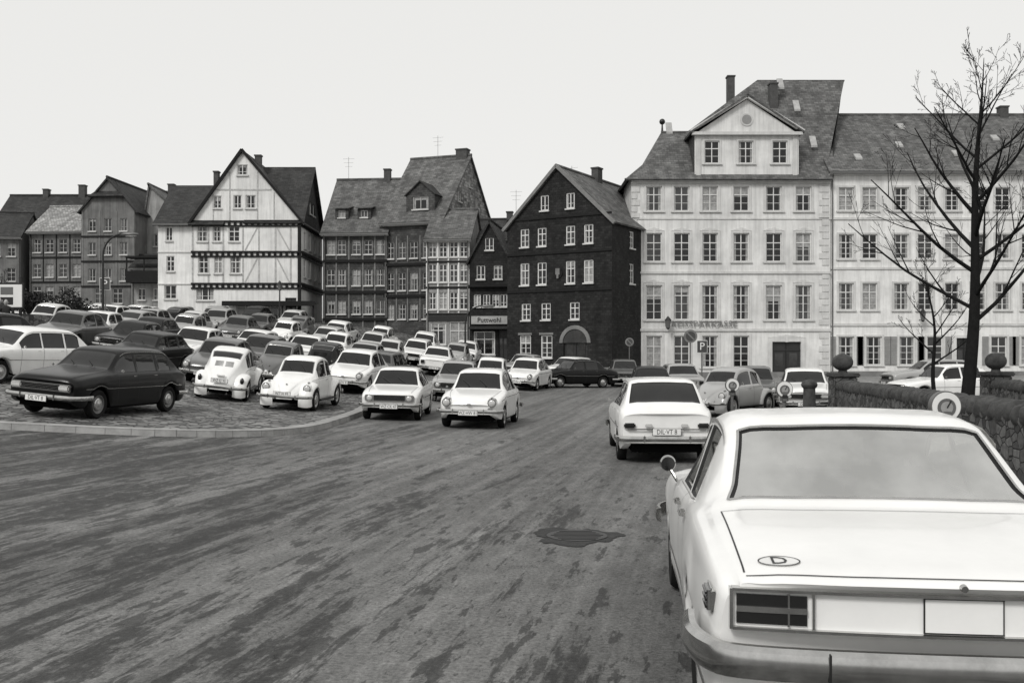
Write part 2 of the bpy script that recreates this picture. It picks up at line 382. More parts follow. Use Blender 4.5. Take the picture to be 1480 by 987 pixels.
# ------------------------------------------------------------------ cars
def interp(pts):
    xs=[p[0] for p in pts]; ys=[p[1] for p in pts]; n=len(xs)
    d=[(ys[i+1]-ys[i])/(xs[i+1]-xs[i]) for i in range(n-1)]
    m=[d[0]]+[0 if d[i-1]*d[i]<=0 else 2*d[i-1]*d[i]/(d[i-1]+d[i]) for i in range(1,n-1)]+[d[-1]]
    def f(x):
        if x<=xs[0]: return ys[0]
        if x>=xs[-1]: return ys[-1]
        i=0
        while x>xs[i+1]: i+=1
        h=xs[i+1]-xs[i]; t=(x-xs[i])/h
        return ys[i]*(2*t**3-3*t*t+1)+h*m[i]*(t**3-2*t*t+t)+ys[i+1]*(3*t*t-2*t**3)+h*m[i+1]*(t**3-t*t)
    return f
class Body:
    def __init__(s,sp):
        s.sp=sp; s.L=sp['L']; s.fW=interp(sp['W']); s.fT=interp(sp['Zt']); s.fB=interp(sp['Zb']); s.fWt=interp(sp['Wt'])
        s.sub=sp.get('sub',2); s.s0=sp.get('s0',0); s.s1=sp.get('s1',s.L)
    def ctrl(s,q):
        sp=s.sp; W=s.fW(q);Zt=s.fT(q);Zb=s.fB(q);Wt=s.fWt(q); zs=sp.get('sill',.24)
        e=min(1,max(0,(q-s.s0)/.35)); e2=min(1,max(0,(s.s1-q)/.35)); zs+= (1-e)**2*.12+(1-e2)**2*.12
        ra=sp.get('ra',.36); zl=zs
        for w in sp['wheels']:
            if abs(q-w)<ra: zl=max(zl,.30+math.sqrt(max(0,ra*ra-(q-w)**2)))
        Zm=max(sp.get('Zm',.6),zl+.03); Zm=min(Zm,Zb-.03); zl=min(zl,Zm-.02)
        cr=min(.075,.5*(Zt-Zb)); z7=Zt-cr
        z5=Zb+min(.02,.3*max(0,z7-Zb)); W5=W*.915 if Wt<W*.915 else Wt
        W5=max(W5,Wt)
        p5=(W5,z5);p7=(Wt,z7); t=.93
        return [(W*.80,zl+.005),(W*.955,zl),(W*.985,zl+(Zm-zl)*.45),(W,Zm),(W*.99,Zm+(Zb-Zm)*.6),(W*.955,Zb-.008),
                p5,(p5[0]+(p7[0]-p5[0])*t,p5[1]+(p7[1]-p5[1])*t),p7,(Wt*.90,Zt-cr*.42),(Wt*.5,Zt-cr*.1),(0,Zt)]
    def sect(s,q):
        c=s.ctrl(q); n=len(c); ex=[c[0]]+c+[(-c[-2][0],c[-2][1])]; out=[]
        for i in range(n-1):
            p0,p1,p2,p3=ex[i],ex[i+1],ex[i+2],ex[i+3]
            l=math.hypot(p2[0]-p1[0],p2[1]-p1[1])
            def tan(a,b,c_):
                l1=math.hypot(b[0]-a[0],b[1]-a[1])+1e-6; l2=math.hypot(c_[0]-b[0],c_[1]-b[1])+1e-6
                return [((b[k]-a[k])/l1*l2+(c_[k]-b[k])/l2*l1)/(l1+l2) for k in (0,1)]
            m1=tan(p0,p1,p2) if i>0 else [(p2[k]-p1[k])/(l+1e-6) for k in (0,1)]; m2=tan(p1,p2,p3)
            if i==6: m1=[(p2[k]-p1[k])/(l+1e-6) for k in (0,1)]; m2=m1
            for t in range(s.sub):
                u=t/s.sub
                out.append(tuple(p1[k]*(2*u**3-3*u*u+1)+m1[k]*l*.8*(u**3-2*u*u+u)+p2[k]*(3*u*u-2*u**3)+m2[k]*l*.8*(u**3-u*u) for k in (0,1)))
        out.append(c[-1]); return out
    def Y(s,q,z):
        y=s.L/2-q
        for fn,end,rng,sg in (('lf',s.s0,.5,1),('lr',s.s1,.5,-1)):
            if fn in s.sp:
                w=max(0,1-abs(q-end)/rng)
                y+=sg*s.sp[fn](z)*w
        return y
    def bow(s,q,x):
        k=s.sp.get('bow',.06); W=s.fW(1.5)
        w0=max(0,1-abs(q-s.s0)/.5); w1=max(0,1-abs(q-s.s1)/.5)
        return -k*(x/W)**2*(w0-w1)
    def pt(s,q,x,z): return Vector((x,s.Y(q,z)+s.bow(q,x),z))
    def build(s,mb):
        sp=s.sp; S=set([s.s0,s.s0+.012,s.s0+.035,s.s0+.07,s.s1,s.s1-.012,s.s1-.035,s.s1-.07])
        st=sp.get('step',.11); q=s.s0
        while q<s.s1: S.add(round(q,3)); q+=st
        for w in sp['wheels']:
            for k in range(-8,9): S.add(w+sp.get('ra',.36)*math.sin(k*math.pi/16)*.9999)
        for a,c in sp['side']+[sp['ws'],sp['rw']]: S|={a,c}
        S=sorted(x for x in S if s.s0<=x<=s.s1)
        T=[S[0]]
        keys=set(x for a in sp['side']+[sp['ws'],sp['rw']] for x in a)
        for x in S[1:]:
            if x-T[-1]<.008:
                if x in keys: T[-1]=x
                continue
            T.append(x)
        T[-1]=s.s1; S=T
        bm=bmesh.new(); lay=bm.faces.layers.int.new('mk'); rows=[]
        for q in S:
            h=s.sect(q); full=[(-x,z) for x,z in h]+[(x,z) for x,z in h[:-1][::-1]]
            rows.append([bm.verts.new(s.pt(q,x,z)) for x,z in full])
        n=(len(rows[0])-1)//2; groups={}; mi={}
        for i in range(len(S)-1):
            mid=(S[i]+S[i+1])/2
            for j in range(2*n):
                f=bm.faces.new((rows[i][j],rows[i+1][j],rows[i+1][j+1],rows[i][j+1]))
                k=(j if j<n else 2*n-1-j)//s.sub; key=None
                if k==6:
                    for a,(u,v) in enumerate(sp['side']):
                        if u<mid<v: key=('L' if j<n else 'R',a)
                elif k>=9:
                    if sp['ws'][0]<mid<sp['ws'][1]: key='ws'
                    if sp['rw'][0]<mid<sp['rw'][1]: key='rw'
                if key: groups.setdefault(key,[]).append(f)
        for i,rev in ((0,False),(-1,True)):
            r=rows[i]
            for j in range(n):
                q=[r[j],r[j+1],r[2*n-j-1],r[2*n-j]] if j<n-1 else [r[j],r[j+1],r[2*n-j]]
                if rev: q=q[::-1]
                try: bm.faces.new(q)
                except: pass
        bm.normal_update()
        for key,fs in groups.items():
            for f in fs: f[lay]=2
            res=bmesh.ops.inset_region(bm,faces=fs,thickness=sp.get('rim',.022),depth=-.010,use_even_offset=True,use_boundary=True)
            for f in res['faces']: f[lay]=3
        bm.verts.index_update()
        gm=sp.get('glass','carglass')
        vs=[v.co.copy() for v in bm.verts]; o=len(mb.v); mb.v+=[tuple(v) for v in vs]
        for f in bm.faces:
            mb.f.append([v.index+o for v in f.verts]); mb.m.append({0:'PAINT',2:gm,3:sp.get('rimmat','rubber')}[f[lay]])
        bm.free()
    def cross_ribbon(s,mb,q,k0,k1,mat,w=.004,off=.003):
        for sd in (-1,1):
            h=s.sect(q)[int(k0*s.sub):int(k1*s.sub)+1]
            A=[s.pt(q-w,sd*(x+off),z+off*.3) for x,z in h]; B=[s.pt(q+w,sd*(x+off),z+off*.3) for x,z in h]
            mb.ribbon(A,B,mat) if sd<0 else mb.ribbon(B,A,mat)
    def long_ribbon(s,mb,a,c,k,mat,hw=.01,off=.006,n=30):
        for sd in (-1,1):
            A=[];B=[]
            for i in range(n+1):
                q=a+(c-a)*i/n; h=s.sect(q); x,z=h[min(len(h)-1,int(k*s.sub))]
                A.append(s.pt(q,sd*(x+off),z-hw)); B.append(s.pt(q,sd*(x+off),z+hw))
            mb.ribbon(A,B,mat) if sd>0 else mb.ribbon(B,A,mat)
    def deck(s,q,x):
        h=s.sect(q); ax=abs(x)
        for (x0,z0),(x1,z1) in zip(h[::-1][:-1],h[::-1][1:]):
            if x0<=ax<=x1: return s.pt(q,x,z0+(z1-z0)*(ax-x0)/(x1-x0+1e-9))
        return s.pt(q,x,h[-1][1])
def wheel(mb,x,y,r,side,hub='hub',wide=.15,z=None):
    z=r if z is None else z
    mb.lathe_x((x,y,z),[(r*.60,-wide*.1),(r*.66,-.0),(r*.9,.012),(r*.985,-.02),(r,-.05),(r,-wide+.04),(r*.95,-wide),(r*.5,-wide)],'tyre',32,side)
    mb.lathe_x((x,y,z),[(r*.60,-.03),(r*.64,-.004),(r*.60,-.006),(r*.52,-.035),(r*.40,-.04)],'PAINTRIM',32,side)
    mb.lathe_x((x,y,z),[(r*.44,-.042),(r*.42,-.012),(r*.36,.004),(r*.18,.008),(r*.12,.016),(0.001,.018)],hub,24,side)
def bumper(mb,L,W,z,front=True,h=.055,t=.035,ext=.5,y0=0,guard=True):
    sg=1 if front else -1
    pth=[(W+.015,L/2-ext),(W+.02,L/2-.22),(W*.97,L/2-.05),(W*.86,L/2+.035),(W*.5,L/2+.075),(0,L/2+.085)]
    pth=pth+[(-x,y) for x,y in pth[:-1][::-1]]
    pth=cr2(pth,4)
    pts=[Vector((p.x,(p.y+y0)*sg,z)) for p in pth]
    prof=[(-.005,-h),(t*.6,-h*.85),(t*.95,-h*.3),(t,h*.1),(t*.8,h*.75),(t*.4,h),(-.005,h)]
    a=pts[len(pts)//2]; tt=pts[len(pts)//2+1]-a; o=Vector((tt.y,-tt.x,0))
    if o.y*sg<0: pts=pts[::-1]
    mb.sweep(pts,prof,'chrome')
    if guard:
        for x in (-.38,.38):
            mb.rbox((x,sg*(L/2+.105+y0),z),(.018,.025,h*1.35),'chrome',.015)
def plate(mb,y,z,txt,front,x=0):
    sg=1 if front else -1
    mb.rbox((x,y,z),(.235,.008,.055),'plate',.004)
    mb.rbox((x,y-sg*.006,z),(.243,.006,.063),'ink',.004)
    T=Matrix.Translation((x,y+sg*.0095,z))@(Matrix.Rotation(math.pi,4,'Z') if front else Matrix())@Matrix.Rotation(math.pi/2,4,'X')
    add_text(mb,txt,.115,T,'ink',.001,.8)
SP={}
SP['sedan']=dict(L=4.3,W=[(0,.70),(.05,.74),(.2,.775),(1,.80),(3.3,.80),(4.1,.765),(4.25,.73),(4.3,.68)],
 Zt=[(0,.70),(.03,.76),(.1,.79),(1.1,.90),(1.25,.92),(1.72,1.34),(1.9,1.395),(2.5,1.42),(3.0,1.385),(3.13,1.34),(3.55,.98),(3.7,.94),(4.2,.87),(4.28,.83),(4.3,.78)],
 Zb=[(0,.66),(.1,.72),(1.2,.86),(3.4,.90),(4.2,.82),(4.3,.74)],
 Wt=[(0,.60),(1.2,.68),(1.28,.68),(1.75,.56),(3.1,.55),(3.55,.66),(4.3,.58)],
 ws=(1.31,1.70),rw=(3.16,3.52),side=[(1.52,2.2),(2.27,3.0)],wheels=[.72,3.28],Zm=.6)
SP['hatch']=dict(L=4.24,W=[(0,.72),(.06,.76),(.25,.79),(1,.815),(3.3,.815),(4.05,.79),(4.24,.74)],
 Zt=[(0,.76),(.03,.82),(.12,.86),(1.1,.98),(1.2,1.0),(1.7,1.36),(1.9,1.425),(2.6,1.45),(3.3,1.43),(3.42,1.39),(3.95,1.03),(4.08,.97),(4.2,.92),(4.24,.86)],
 Zb=[(0,.72),(.12,.78),(1.2,.90),(3.6,.93),(4.15,.88),(4.24,.82)],
 Wt=[(0,.62),(1.15,.68),(1.7,.58),(3.3,.585),(4.0,.68),(4.24,.62)],
 ws=(1.24,1.68),rw=(3.45,3.92),side=[(1.42,2.12),(2.17,2.92),(2.98,3.48)],wheels=[.78,3.42],Zm=.62)
SP['notch']=dict(L=4.22,W=[(0,.60),(.05,.67),(.2,.75),(.8,.80),(3.3,.80),(4.0,.74),(4.22,.6)],
 Zt=[(0,.60),(.04,.68),(.15,.75),(.5,.83),(1.1,.93),(1.2,.95),(1.6,1.35),(1.8,1.43),(2.5,1.475),(3.0,1.40),(3.12,1.35),(3.6,1.04),(3.75,.97),(4.05,.84),(4.18,.74),(4.22,.66)],
 Zb=[(0,.56),(.15,.70),(.5,.78),(1.2,.88),(3.4,.90),(4.05,.76),(4.22,.6)],
 Wt=[(0,.45),(.5,.6),(1.15,.67),(1.62,.57),(3.1,.55),(3.6,.62),(4.22,.45)],
 ws=(1.24,1.60),rw=(3.15,3.57),side=[(1.42,2.35),(2.42,3.08)],wheels=[.82,3.22],Zm=.6,bow=.1)
SP['estate']=dict(SP['sedan'],Zt=[(0,.70),(.03,.76),(.1,.79),(1.1,.90),(1.25,.92),(1.72,1.34),(1.9,1.41),(2.5,1.44),(3.8,1.41),(3.92,1.36),(4.2,1.0),(4.27,.9),(4.3,.82)],
 Wt=[(0,.60),(1.2,.68),(1.28,.68),(1.75,.57),(3.9,.57),(4.2,.66),(4.3,.6)],rw=(3.95,4.17),side=[(1.52,2.2),(2.27,2.95),(3.02,3.8)])
SP['bug']=dict(L=4.03,s0=.2,s1=3.9,W=[(.2,.22),(.3,.32),(.6,.46),(1.2,.64),(1.6,.675),(2.6,.675),(3.2,.60),(3.7,.42),(3.9,.28)],
 Zt=[(.2,.42),(.24,.55),(.35,.68),(.6,.82),(1.15,1.0),(1.22,1.02),(1.58,1.39),(1.78,1.46),(2.15,1.50),(2.6,1.455),(2.85,1.38),(3.2,1.17),(3.55,.88),(3.8,.6),(3.9,.42)],
 Zb=[(.2,.38),(.6,.70),(1.2,.88),(2.8,.92),(3.3,.75),(3.9,.38)],
 Wt=[(.2,.12),(.6,.33),(1.2,.54),(1.6,.50),(2.6,.50),(3.2,.44),(3.9,.18)],
 ws=(1.26,1.56),rw=(2.83,3.12),side=[(1.42,2.25),(2.32,2.85)],wheels=[.83,3.23],Zm=.55,bow=.02,sill=.28,rimmat='chrome')
PLN=['WZ·CK 47','DIL·VT 8','WZ·HW 81','WZ·DN 32','WZ·EJ 95']
def make_car(kind,txt):
    sp=SP[kind]; B=Body(sp); mb=MB(); B.build(mb); L=sp['L']; Wd=max(p[1] for p in sp['W'])
    w0,w1=[L/2-w for w in sp['wheels']]
    if kind=='bug':
        mb.box(-.5,.5,-1.6,1.5,.2,.45,'black')
        for sd in (-1,1):
            for yc,kk in ((w0,1),(w1,-1)):
                sec=[(.74,.345),(.775,.36),(.775,.40),(.74,.45),(.66,.485),(.54,.49),(.36,.45)]
                vs=[];fs=[];na=18
                for i in range(na+1):
                    a=math.radians(-22+220*i/na)
                    for x,r in sec:
                        rr=r*(1+.10*max(0,math.cos(a))) 
                        xx=x-(.05*(abs(math.cos(a)))**2)*(x>.5)
                        vs.append((sd*xx,yc+kk*rr*math.cos(a),.32+rr*math.sin(a)*(1.0)))
                k=len(sec)
                for i in range(na):
                    for j in range(k-1):
                        q=(i*k+j,i*k+j+1,(i+1)*k+j+1,(i+1)*k+j)
                        fs.append(q if sd*kk<0 else q[::-1])
                mb.add(vs,fs,'PAINT')
            mb.rbox((sd*.69,(w0+w1)/2,.29),(.10,.80,.02),'rubber',.015)
            mb.cyl((sd*.575,w0+.20,.66),(sd*.575,w0+.44,.64),.12,.115,20,'PAINT')
            mb.cyl((sd*.575,w0+.43,.64),(sd*.575,w0+.455,.64),.112,.105,20,'chrome')
            mb.ell((sd*.575,w0+.45,.64),(.09,.03,.09),'lens')
            mb.ell((sd*.56,w0+.22,.80),(.035,.07,.025),'amber')
            mb.ell((sd*.60,w1-.46,.62),(.06,.05,.10),'tail')
            wheel(mb,sd*.745,w0,.32,sd,wide=.14); wheel(mb,sd*.745,w1,.32,sd,wide=.14)
            mb.rbox((sd*.80,.72,1.0),(.02,.03,.05),'chrome',.02); mb.cyl((sd*.66,.76,.9),(sd*.80,.72,.97),.008,.008,6,'chrome')
            mb.rbox((sd*.69,-.08,.84),(.012,.07,.012),'chrome',.01)
        B.long_ribbon(mb,.95,3.1,5,'chrome',.006,.004)
        for q in (1.36,2.33): B.cross_ribbon(mb,q,1,6,'ink')
        for fr in (True,False): bumper(mb,L,.74,.42,fr,.045,.03,.25,-.06)
        mb.rbox((0,1.62,.74),(.02,.04,.015),'chrome',.01)
        T=B.pt(3.72,0,.62)
        mb.rbox((0,T.y-.05,.74),(.12,.04,.03),'PAINT',.02)
        for k in range(5):
            v=B.deck(3.28+k*.035,0)
            for x0 in (-.26,.03): mb.box(x0,x0+.23,v.y-.012,v.y+.004,v.z-.006,v.z+.006,'ink')
        plate(mb,L/2+.02,.42+.07,txt,True); plate(mb,-L/2+.09,.60,txt,False)
        for x in (-.25,.25): mb.cyl((x,-1.95,.26),(x,-2.08,.25),.02,.02,8,'chrome')
        for x in (-.3,.1):
            a=B.deck(1.27,x)+Vector((0,.01,.02)); c=B.deck(1.46,x+.22)+Vector((0,.02,.012)); mb.cyl(a,c,.006,.005,5,'ink')
        return mb
    mb.box(-Wd+.24,Wd-.24,-L/2+.15,L/2-.15,.20,.55,'black')
    mb.box(-Wd+.06,Wd-.06,w1+.42,w0-.42,.20,.42,'black')
    for sd in (-1,1):
        for y in (w0,w1): wheel(mb,sd*(Wd-.03),y,.30,sd)
        mb.rbox((sd*(Wd+.03),L/2-sp['side'][0][0]-.02,.98),(.035,.03,.03),'chrome',.02)
        for a,c in sp['side'][:2]:
            q=c-.12; x,z=B.sect(q)[5*B.sub]; mb.rbox((sd*(x+.012),L/2-q,z-.05),(.012,.065,.011),'chrome',.008)
    for q in [sp['side'][0][0]-.02]+[c+.035 for a,c in sp['side'][:2]]: B.cross_ribbon(mb,q,1,6.0,'ink')
    B.long_ribbon(mb,.3,L-.3,{'sedan':3.0,'hatch':3.0,'notch':4,'estate':3.5}[kind],'chrome',.008,.005)
    B.long_ribbon(mb,sp['ws'][1],sp['rw'][0],8,'chrome',.008,.006)
    ny=L/2
    if kind in('sedan','estate'):
        mb.rbox((0,ny-.0,.62),(.66,.022,.085),'chrome',.02)
        mb.rbox((0,ny+.02,.62),(.42,.012,.068),'black',.01)
        for k in range(5): mb.box(-.41,.41,ny+.03,ny+.034,.567+k*.027,.571+k*.027,'chrome_dull')
        for sd in (-1,1):
            mb.cyl((sd*.53,ny-.04,.62),(sd*.53,ny+.045,.62),.095,.088,22,'chrome'); mb.ell((sd*.53,ny+.035,.62),(.078,.03,.078),'lens')
            mb.rbox((sd*.60,ny-.0,.45),(.06,.03,.03),'amber',.01)
            mb.rbox((sd*.58,-ny-.01,.66),(.08,.03,.07),'tail',.015)
            mb.rbox((sd*.58,-ny-.005,.66),(.095,.025,.085),'chrome',.015)
    elif kind=='hatch':
        mb.rbox((0,ny+.0,.63),(.68,.022,.075),'chrome_dull',.02)
        mb.rbox((0,ny+.018,.63),(.66,.012,.062),'black',.01)
        for k in range(4): mb.box(-.42,.42,ny+.027,ny+.032,.586+k*.03,.590+k*.03,'chrome')
        for sd in (-1,1):
            mb.rbox((sd*.54,ny+.02,.63),(.13,.03,.066),'chrome',.03); mb.rbox((sd*.54,ny+.035,.63),(.115,.025,.052),'lens',.02)
            mb.rbox((sd*.60,ny-.01,.44),(.07,.03,.028),'amber',.01)
            mb.rbox((sd*.62,-ny+.015,.66),(.10,.03,.045),'chrome',.02)
            mb.rbox((sd*.62,-ny-.0,.66),(.09,.03,.037),'tail',.015)
            mb.rbox((sd*.30,-ny+.0,.66),(.06,.02,.03),'lens',.01)
        mb.rbox((0,-ny-.0,.60),(.66,.012,.01),'chrome',.005)
    else:
        for sd in (-1,1):
            mb.cyl((sd*.56,ny-.18,.66),(sd*.56,ny+.005,.645),.115,.105,22,'chrome'); mb.ell((sd*.56,ny-.0,.645),(.088,.035,.088),'lens')
            mb.rbox((sd*.52,ny-.02,.50),(.07,.03,.026),'amber',.02)
            mb.rbox((sd*.58,-ny+.06,.62),(.06,.05,.10),'tail',.03)
        mb.rbox((0,ny+.01,.60),(.05,.015,.02),'chrome',.01)
    bumper(mb,L,Wd,.44,True,.048); bumper(mb,L,Wd,.44,False,.048)
    plate(mb,ny+.13,.40,txt,True); plate(mb,-ny-(.03 if kind=='hatch' else .12),.555 if kind=='hatch' else .40,txt,False)
    for x in (-.32,.12):
        a=B.deck(sp['ws'][0]+.01,x)+Vector((0,.01,.01)); c=B.deck(sp['ws'][0]+.2,x+.3)+Vector((0,.02,.012)); mb.cyl(a,c,.006,.005,5,'ink')
    for sd in (-1,1):
        A_=[B.deck(q,sd*(B.fWt(q)*.93))+Vector((0,0,.003)) for q in np.linspace(.08,sp['ws'][0]-.08,12)]
        A2=[v+Vector((sd*.008,0,0)) for v in A_]; mb.ribbon(A_,A2,'ink') if sd>0 else mb.ribbon(A2,A_,'ink')
    return mb
base={}
for i,k in enumerate(('sedan','hatch','notch','estate','bug')): base[k]=make_car(k,PLN[i])
cache={}
def car_mesh(kind,col):
    if (kind,col) in cache: return cache[(kind,col)]
    b=base[kind]; c=MB(); c.v=b.v; c.f=b.f
    rim='paint_lgrey' if col!='paint_dark' else 'paint_mgrey'
    c.m=[col if x=='PAINT' else (rim if x=='PAINTRIM' else x) for x in b.m]
    me=c.mesh('%s_car_%s'%(kind,col),32); cache[(kind,col)]=me; return me
NM={'sedan':'parked_saloon_car','hatch':'parked_hatchback_car','notch':'parked_notchback_car','estate':'parked_estate_car','bug':'parked_rounded_compact_car'}
def pose(x,y,th,zoff=0):
    t=math.radians(th); f=Vector((-math.sin(t),math.cos(t))); r=Vector((math.cos(t),math.sin(t)))
    zf=surfz(x+f.x*1.25,y+f.y*1.25); zb=surfz(x-f.x*1.25,y-f.y*1.25); zr=surfz(x+r.x*.7,y+r.y*.7); zl=surfz(x-r.x*.7,y-r.y*.7)
    F=Vector((f.x*2.5,f.y*2.5,zf-zb)).normalized(); Rr=Vector((r.x*1.4,r.y*1.4,zr-zl)); N=Rr.cross(F).normalized(); Rr=F.cross(N).normalized()
    Mx=Matrix((( Rr.x,F.x,N.x,x),(Rr.y,F.y,N.y,y),(Rr.z,F.z,N.z,(zf+zb)/2+zoff),(0,0,0,1)))
    return Mx
occ=[]
def put(kind,col,x,y,th,name=None,sc=1):
    Mx=pose(x,y,th)@Matrix.Scale(sc,4); occ.append((x,y))
    return obj(name or NM[kind],car_mesh(kind,col),None,Mx)
put('hatch','paint_white',2.72,18.9,-3)
put('hatch','paint_dark',-9.28,22.6,168,sc=1.03)
put('notch','paint_white',-.78,26.2,172.5,'oncoming_notchback_car')
put('sedan','paint_white',-3.25,28.7,179,'oncoming_saloon_car')
put('bug','paint_white',-6.15,29.1,176)
put('bug','paint_white',-8.7,30.6,6)
put('hatch','paint_white',-13.6,27.4,160)
put('bug','paint_mgrey',-8.3,35.6,178)
put('notch','paint_white',-5.6,36,174)
put('sedan','paint_lgrey',-2.0,36.5,178,'queueing_saloon_car')
put('bug','paint_white',-.9,41.5,176,'queueing_rounded_compact_car')
put('sedan','paint_dark',-17.6,33.2,150)
put('notch','paint_white',.75,47,165)
put('hatch','paint_white',3.2,55,150); put('sedan','paint_lgrey',.7,55.5,160); put('sedan','paint_dark',3.2,50,120)
put('estate','paint_mgrey',6.0,53.5,178)
put('sedan','paint_dark',5.1,37,-4); put('sedan','paint_lgrey',7.0,42,0)
put('bug','paint_lgrey',6.9,31.5,140); put('sedan','paint_mgrey',9.0,37,170); put('hatch','paint_white',9.4,32,165)
put('sedan','paint_white',16.2,37,100); put('hatch','paint_lgrey',19,45,92)
rows=[(33.8,-13.5,-10.0),(39.6,-18.5,-5.0),(45.2,-22.5,-4.4),(50.8,-26,-3.8),(56.3,-29,-3.2),(61.8,-31,-2.9),(66.2,-27,-12)]
cols=['paint_white']*8+['paint_cream']*5+['paint_lgrey']*6+['paint_mgrey']*5+['paint_dark']*3
for y,x0,x1 in rows:
    x=x1
    while x>x0:
        if R.random()>.08:
            yy=y+R.uniform(-.4,.4)
            if min((x-a)**2+(yy-c)**2 for a,c in occ)>4.5 and inpoly(x,yy,lot):
                k=R.choice(['bug','bug','bug','sedan','sedan','sedan','notch','notch','hatch','estate'])
                put(k,R.choice(cols),x,yy,(176 if R.random()<.6 else -4)+R.uniform(-4,4),sc=R.uniform(.95,1.03))
        x-=R.uniform(2.25,2.65)
# ---- foreground saloon
SPO=dict(L=4.57,W=[(0,.78),(.05,.82),(.2,.85),(1,.875),(2.3,.865),(3.4,.885),(4.2,.875),(4.5,.855),(4.57,.83)],
 Zt=[(0,.72),(.04,.78),(.15,.82),(1.3,.93),(1.45,.95),(1.95,1.335),(2.15,1.395),(2.5,1.42),(2.82,1.40),(2.93,1.365),(3.47,1.045),(3.58,1.015),(3.8,1.0),(4.35,.945),(4.48,.93),(4.545,.91),(4.57,.895)],
 Zb=[(0,.68),(.15,.76),(1.4,.88),(2.5,.90),(3.2,.965),(3.7,.955),(4.4,.90),(4.57,.86)],
 Wt=[(0,.70),(1.4,.76),(1.95,.65),(2.9,.655),(3.3,.72),(3.5,.775),(3.8,.785),(4.57,.76)],
 ws=(1.51,1.93),rw=(2.965,3.45),side=[(1.75,2.28),(2.34,2.86)],wheels=[.80,3.46],ra=.37,Zm=.62,sub=4,step=.05,glass='clearglass',rim=.018,rimmat='rubber',
 lr=lambda z: (.03*max(0,min(1,(z-.5)/.35))))
B=Body(SPO); th=Thing('parked_white_saloon_car'); body=th['body']; B.build(body)
L=4.57; tr=th['trim']; Wd=.885
w0,w1=L/2-.80,L/2-3.46
wh=th['wheels']
for sd in (-1,1):
    for y in (w0,w1): wheel(wh,sd*(Wd-.05),y,.31,sd,wide=.17)
ch=th['underbody']; ch.box(-.62,.62,-2.1,2.1,.2,.5,'black'); ch.box(-.82,.82,w1+.42,w0-.42,.2,.40,'black')
it=th['interior']
it.box(-.78,.78,-.95,.9,.40,.46,'seat')
for x in (-.36,.36):
    T=Matrix.Translation((x,.05,.62))@Matrix.Rotation(math.radians(-12),4,'X')
    it.rbox((0,0,.12),(.26,.07,.33),'seat',.06,T); it.rbox((x,.30,.56),(.26,.26,.09),'seat',.06)
    it.rbox((0,-.02,.55),(.13,.05,.10),'seat',.04,T)
T=Matrix.Translation((0,-.85,.62))@Matrix.Rotation(math.radians(-15),4,'X'); it.rbox((0,0,.12),(.66,.07,.28),'seat',.06,T)
it.box(-.66,.66,-1.15,-.86,.955,.965,'seat')
it.rbox((.50,-1.02,.99),(.16,.10,.03),'seat',.02)
it.rbox((0,1.0,.82),(.70,.14,.09),'seat',.04)
c=Vector((-.36,.72,.90))
for i in range(24):
    a=2*math.pi*i/24;a2=2*math.pi*(i+1)/24
    pf=lambda t:c+Vector((.19*math.cos(t),.19*math.sin(t)*.4,.19*math.sin(t)*.9))
    it.cyl(pf(a),pf(a2),.012,.012,6,'ink',False)
it.cyl(c,c+Vector((0,.35,-.2)),.02,.02,8,'ink'); it.box(-.55,-.17,.715,.73,.892,.905,'ink')
it.rbox((0,.62,1.30),(.10,.012,.03),'ink',.01)
for q in (1.60,2.31,2.98): B.cross_ribbon(tr,q,1,6 if q<2.9 else 4.8,'ink',.0035,.003)
B.long_ribbon(tr,1.6,2.98,1.6,'ink',.004,.003)
B.long_ribbon(tr,1.72,3.0,5.9,'chrome',.008,.006,40)
B.long_ribbon(tr,1.9,3.0,8,'chrome',.011,.010,40)
B.long_ribbon(tr,.3,4.4,2.2,'chrome',.010,.006,60)
for sd in (-1,1):
    A_=[];A2=[]
    for q in np.linspace(3.60,4.50,26):
        x=.735
        v=B.deck(q,sd*x)+Vector((0,0,.0025)); A_.append(v); A2.append(B.deck(q,sd*(x+.007))+Vector((0,0,.0025)))
    tr.ribbon(A_,A2,'ink') if sd>0 else tr.ribbon(A2,A_,'ink')
xs=np.linspace(-.735,.735,40)
for q,w in ((3.60,.005),(4.525,.006)):
    A_=[B.deck(q,x)+Vector((0,0,.003)) for x in xs];A2=[B.deck(q+w,x)+Vector((0,0,.003)) for x in xs]
    tr.ribbon(A2,A_,'ink')
for sd in (-1,1):
    A_=[];A2=[]
    for q in np.linspace(2.955,3.46,20):
        x=B.fWt(q)*.90; A_.append(B.deck(q,sd*(x-.004))+Vector((0,-.004,.006))); A2.append(B.deck(q,sd*(x+.010))+Vector((0,-.004,.006)))
    tr.ribbon(A_,A2,'chrome') if sd>0 else tr.ribbon(A2,A_,'chrome')
for q in (2.952,3.452):
    xs=np.linspace(-B.fWt(q)*.9,B.fWt(q)*.9,40)
    A_=[B.deck(q,x)+Vector((0,-.004,.006)) for x in xs];A2=[B.deck(q+.014,x)+Vector((0,-.004,.006)) for x in xs]
    tr.ribbon(A2,A_,'chrome')
ST=th['sticker']
def onpatch(u,v,h=.004):
    q=4.40-v; p=B.deck(q,-.60+u); return p+Vector((0,0,h))
ov=[onpatch(.078*math.cos(t),.058*math.sin(t),.003) for t in np.linspace(0,2*math.pi,41)[:-1]]
ST.poly(ov,'sign_white')
ro=[onpatch(.078*math.cos(t),.058*math.sin(t),.005) for t in np.linspace(0,2*math.pi,41)]
ri=[onpatch(.073*math.cos(t),.053*math.sin(t),.005) for t in np.linspace(0,2*math.pi,41)]
ST.ribbon(ri,ro,'ink')
vs_,fs_=text_geo('D',.115,0); ST.add([onpatch(v.x*.8,v.y,.005) for v in vs_],fs_,'ink')
rp=th['rear_panel']; yb=-L/2-.03
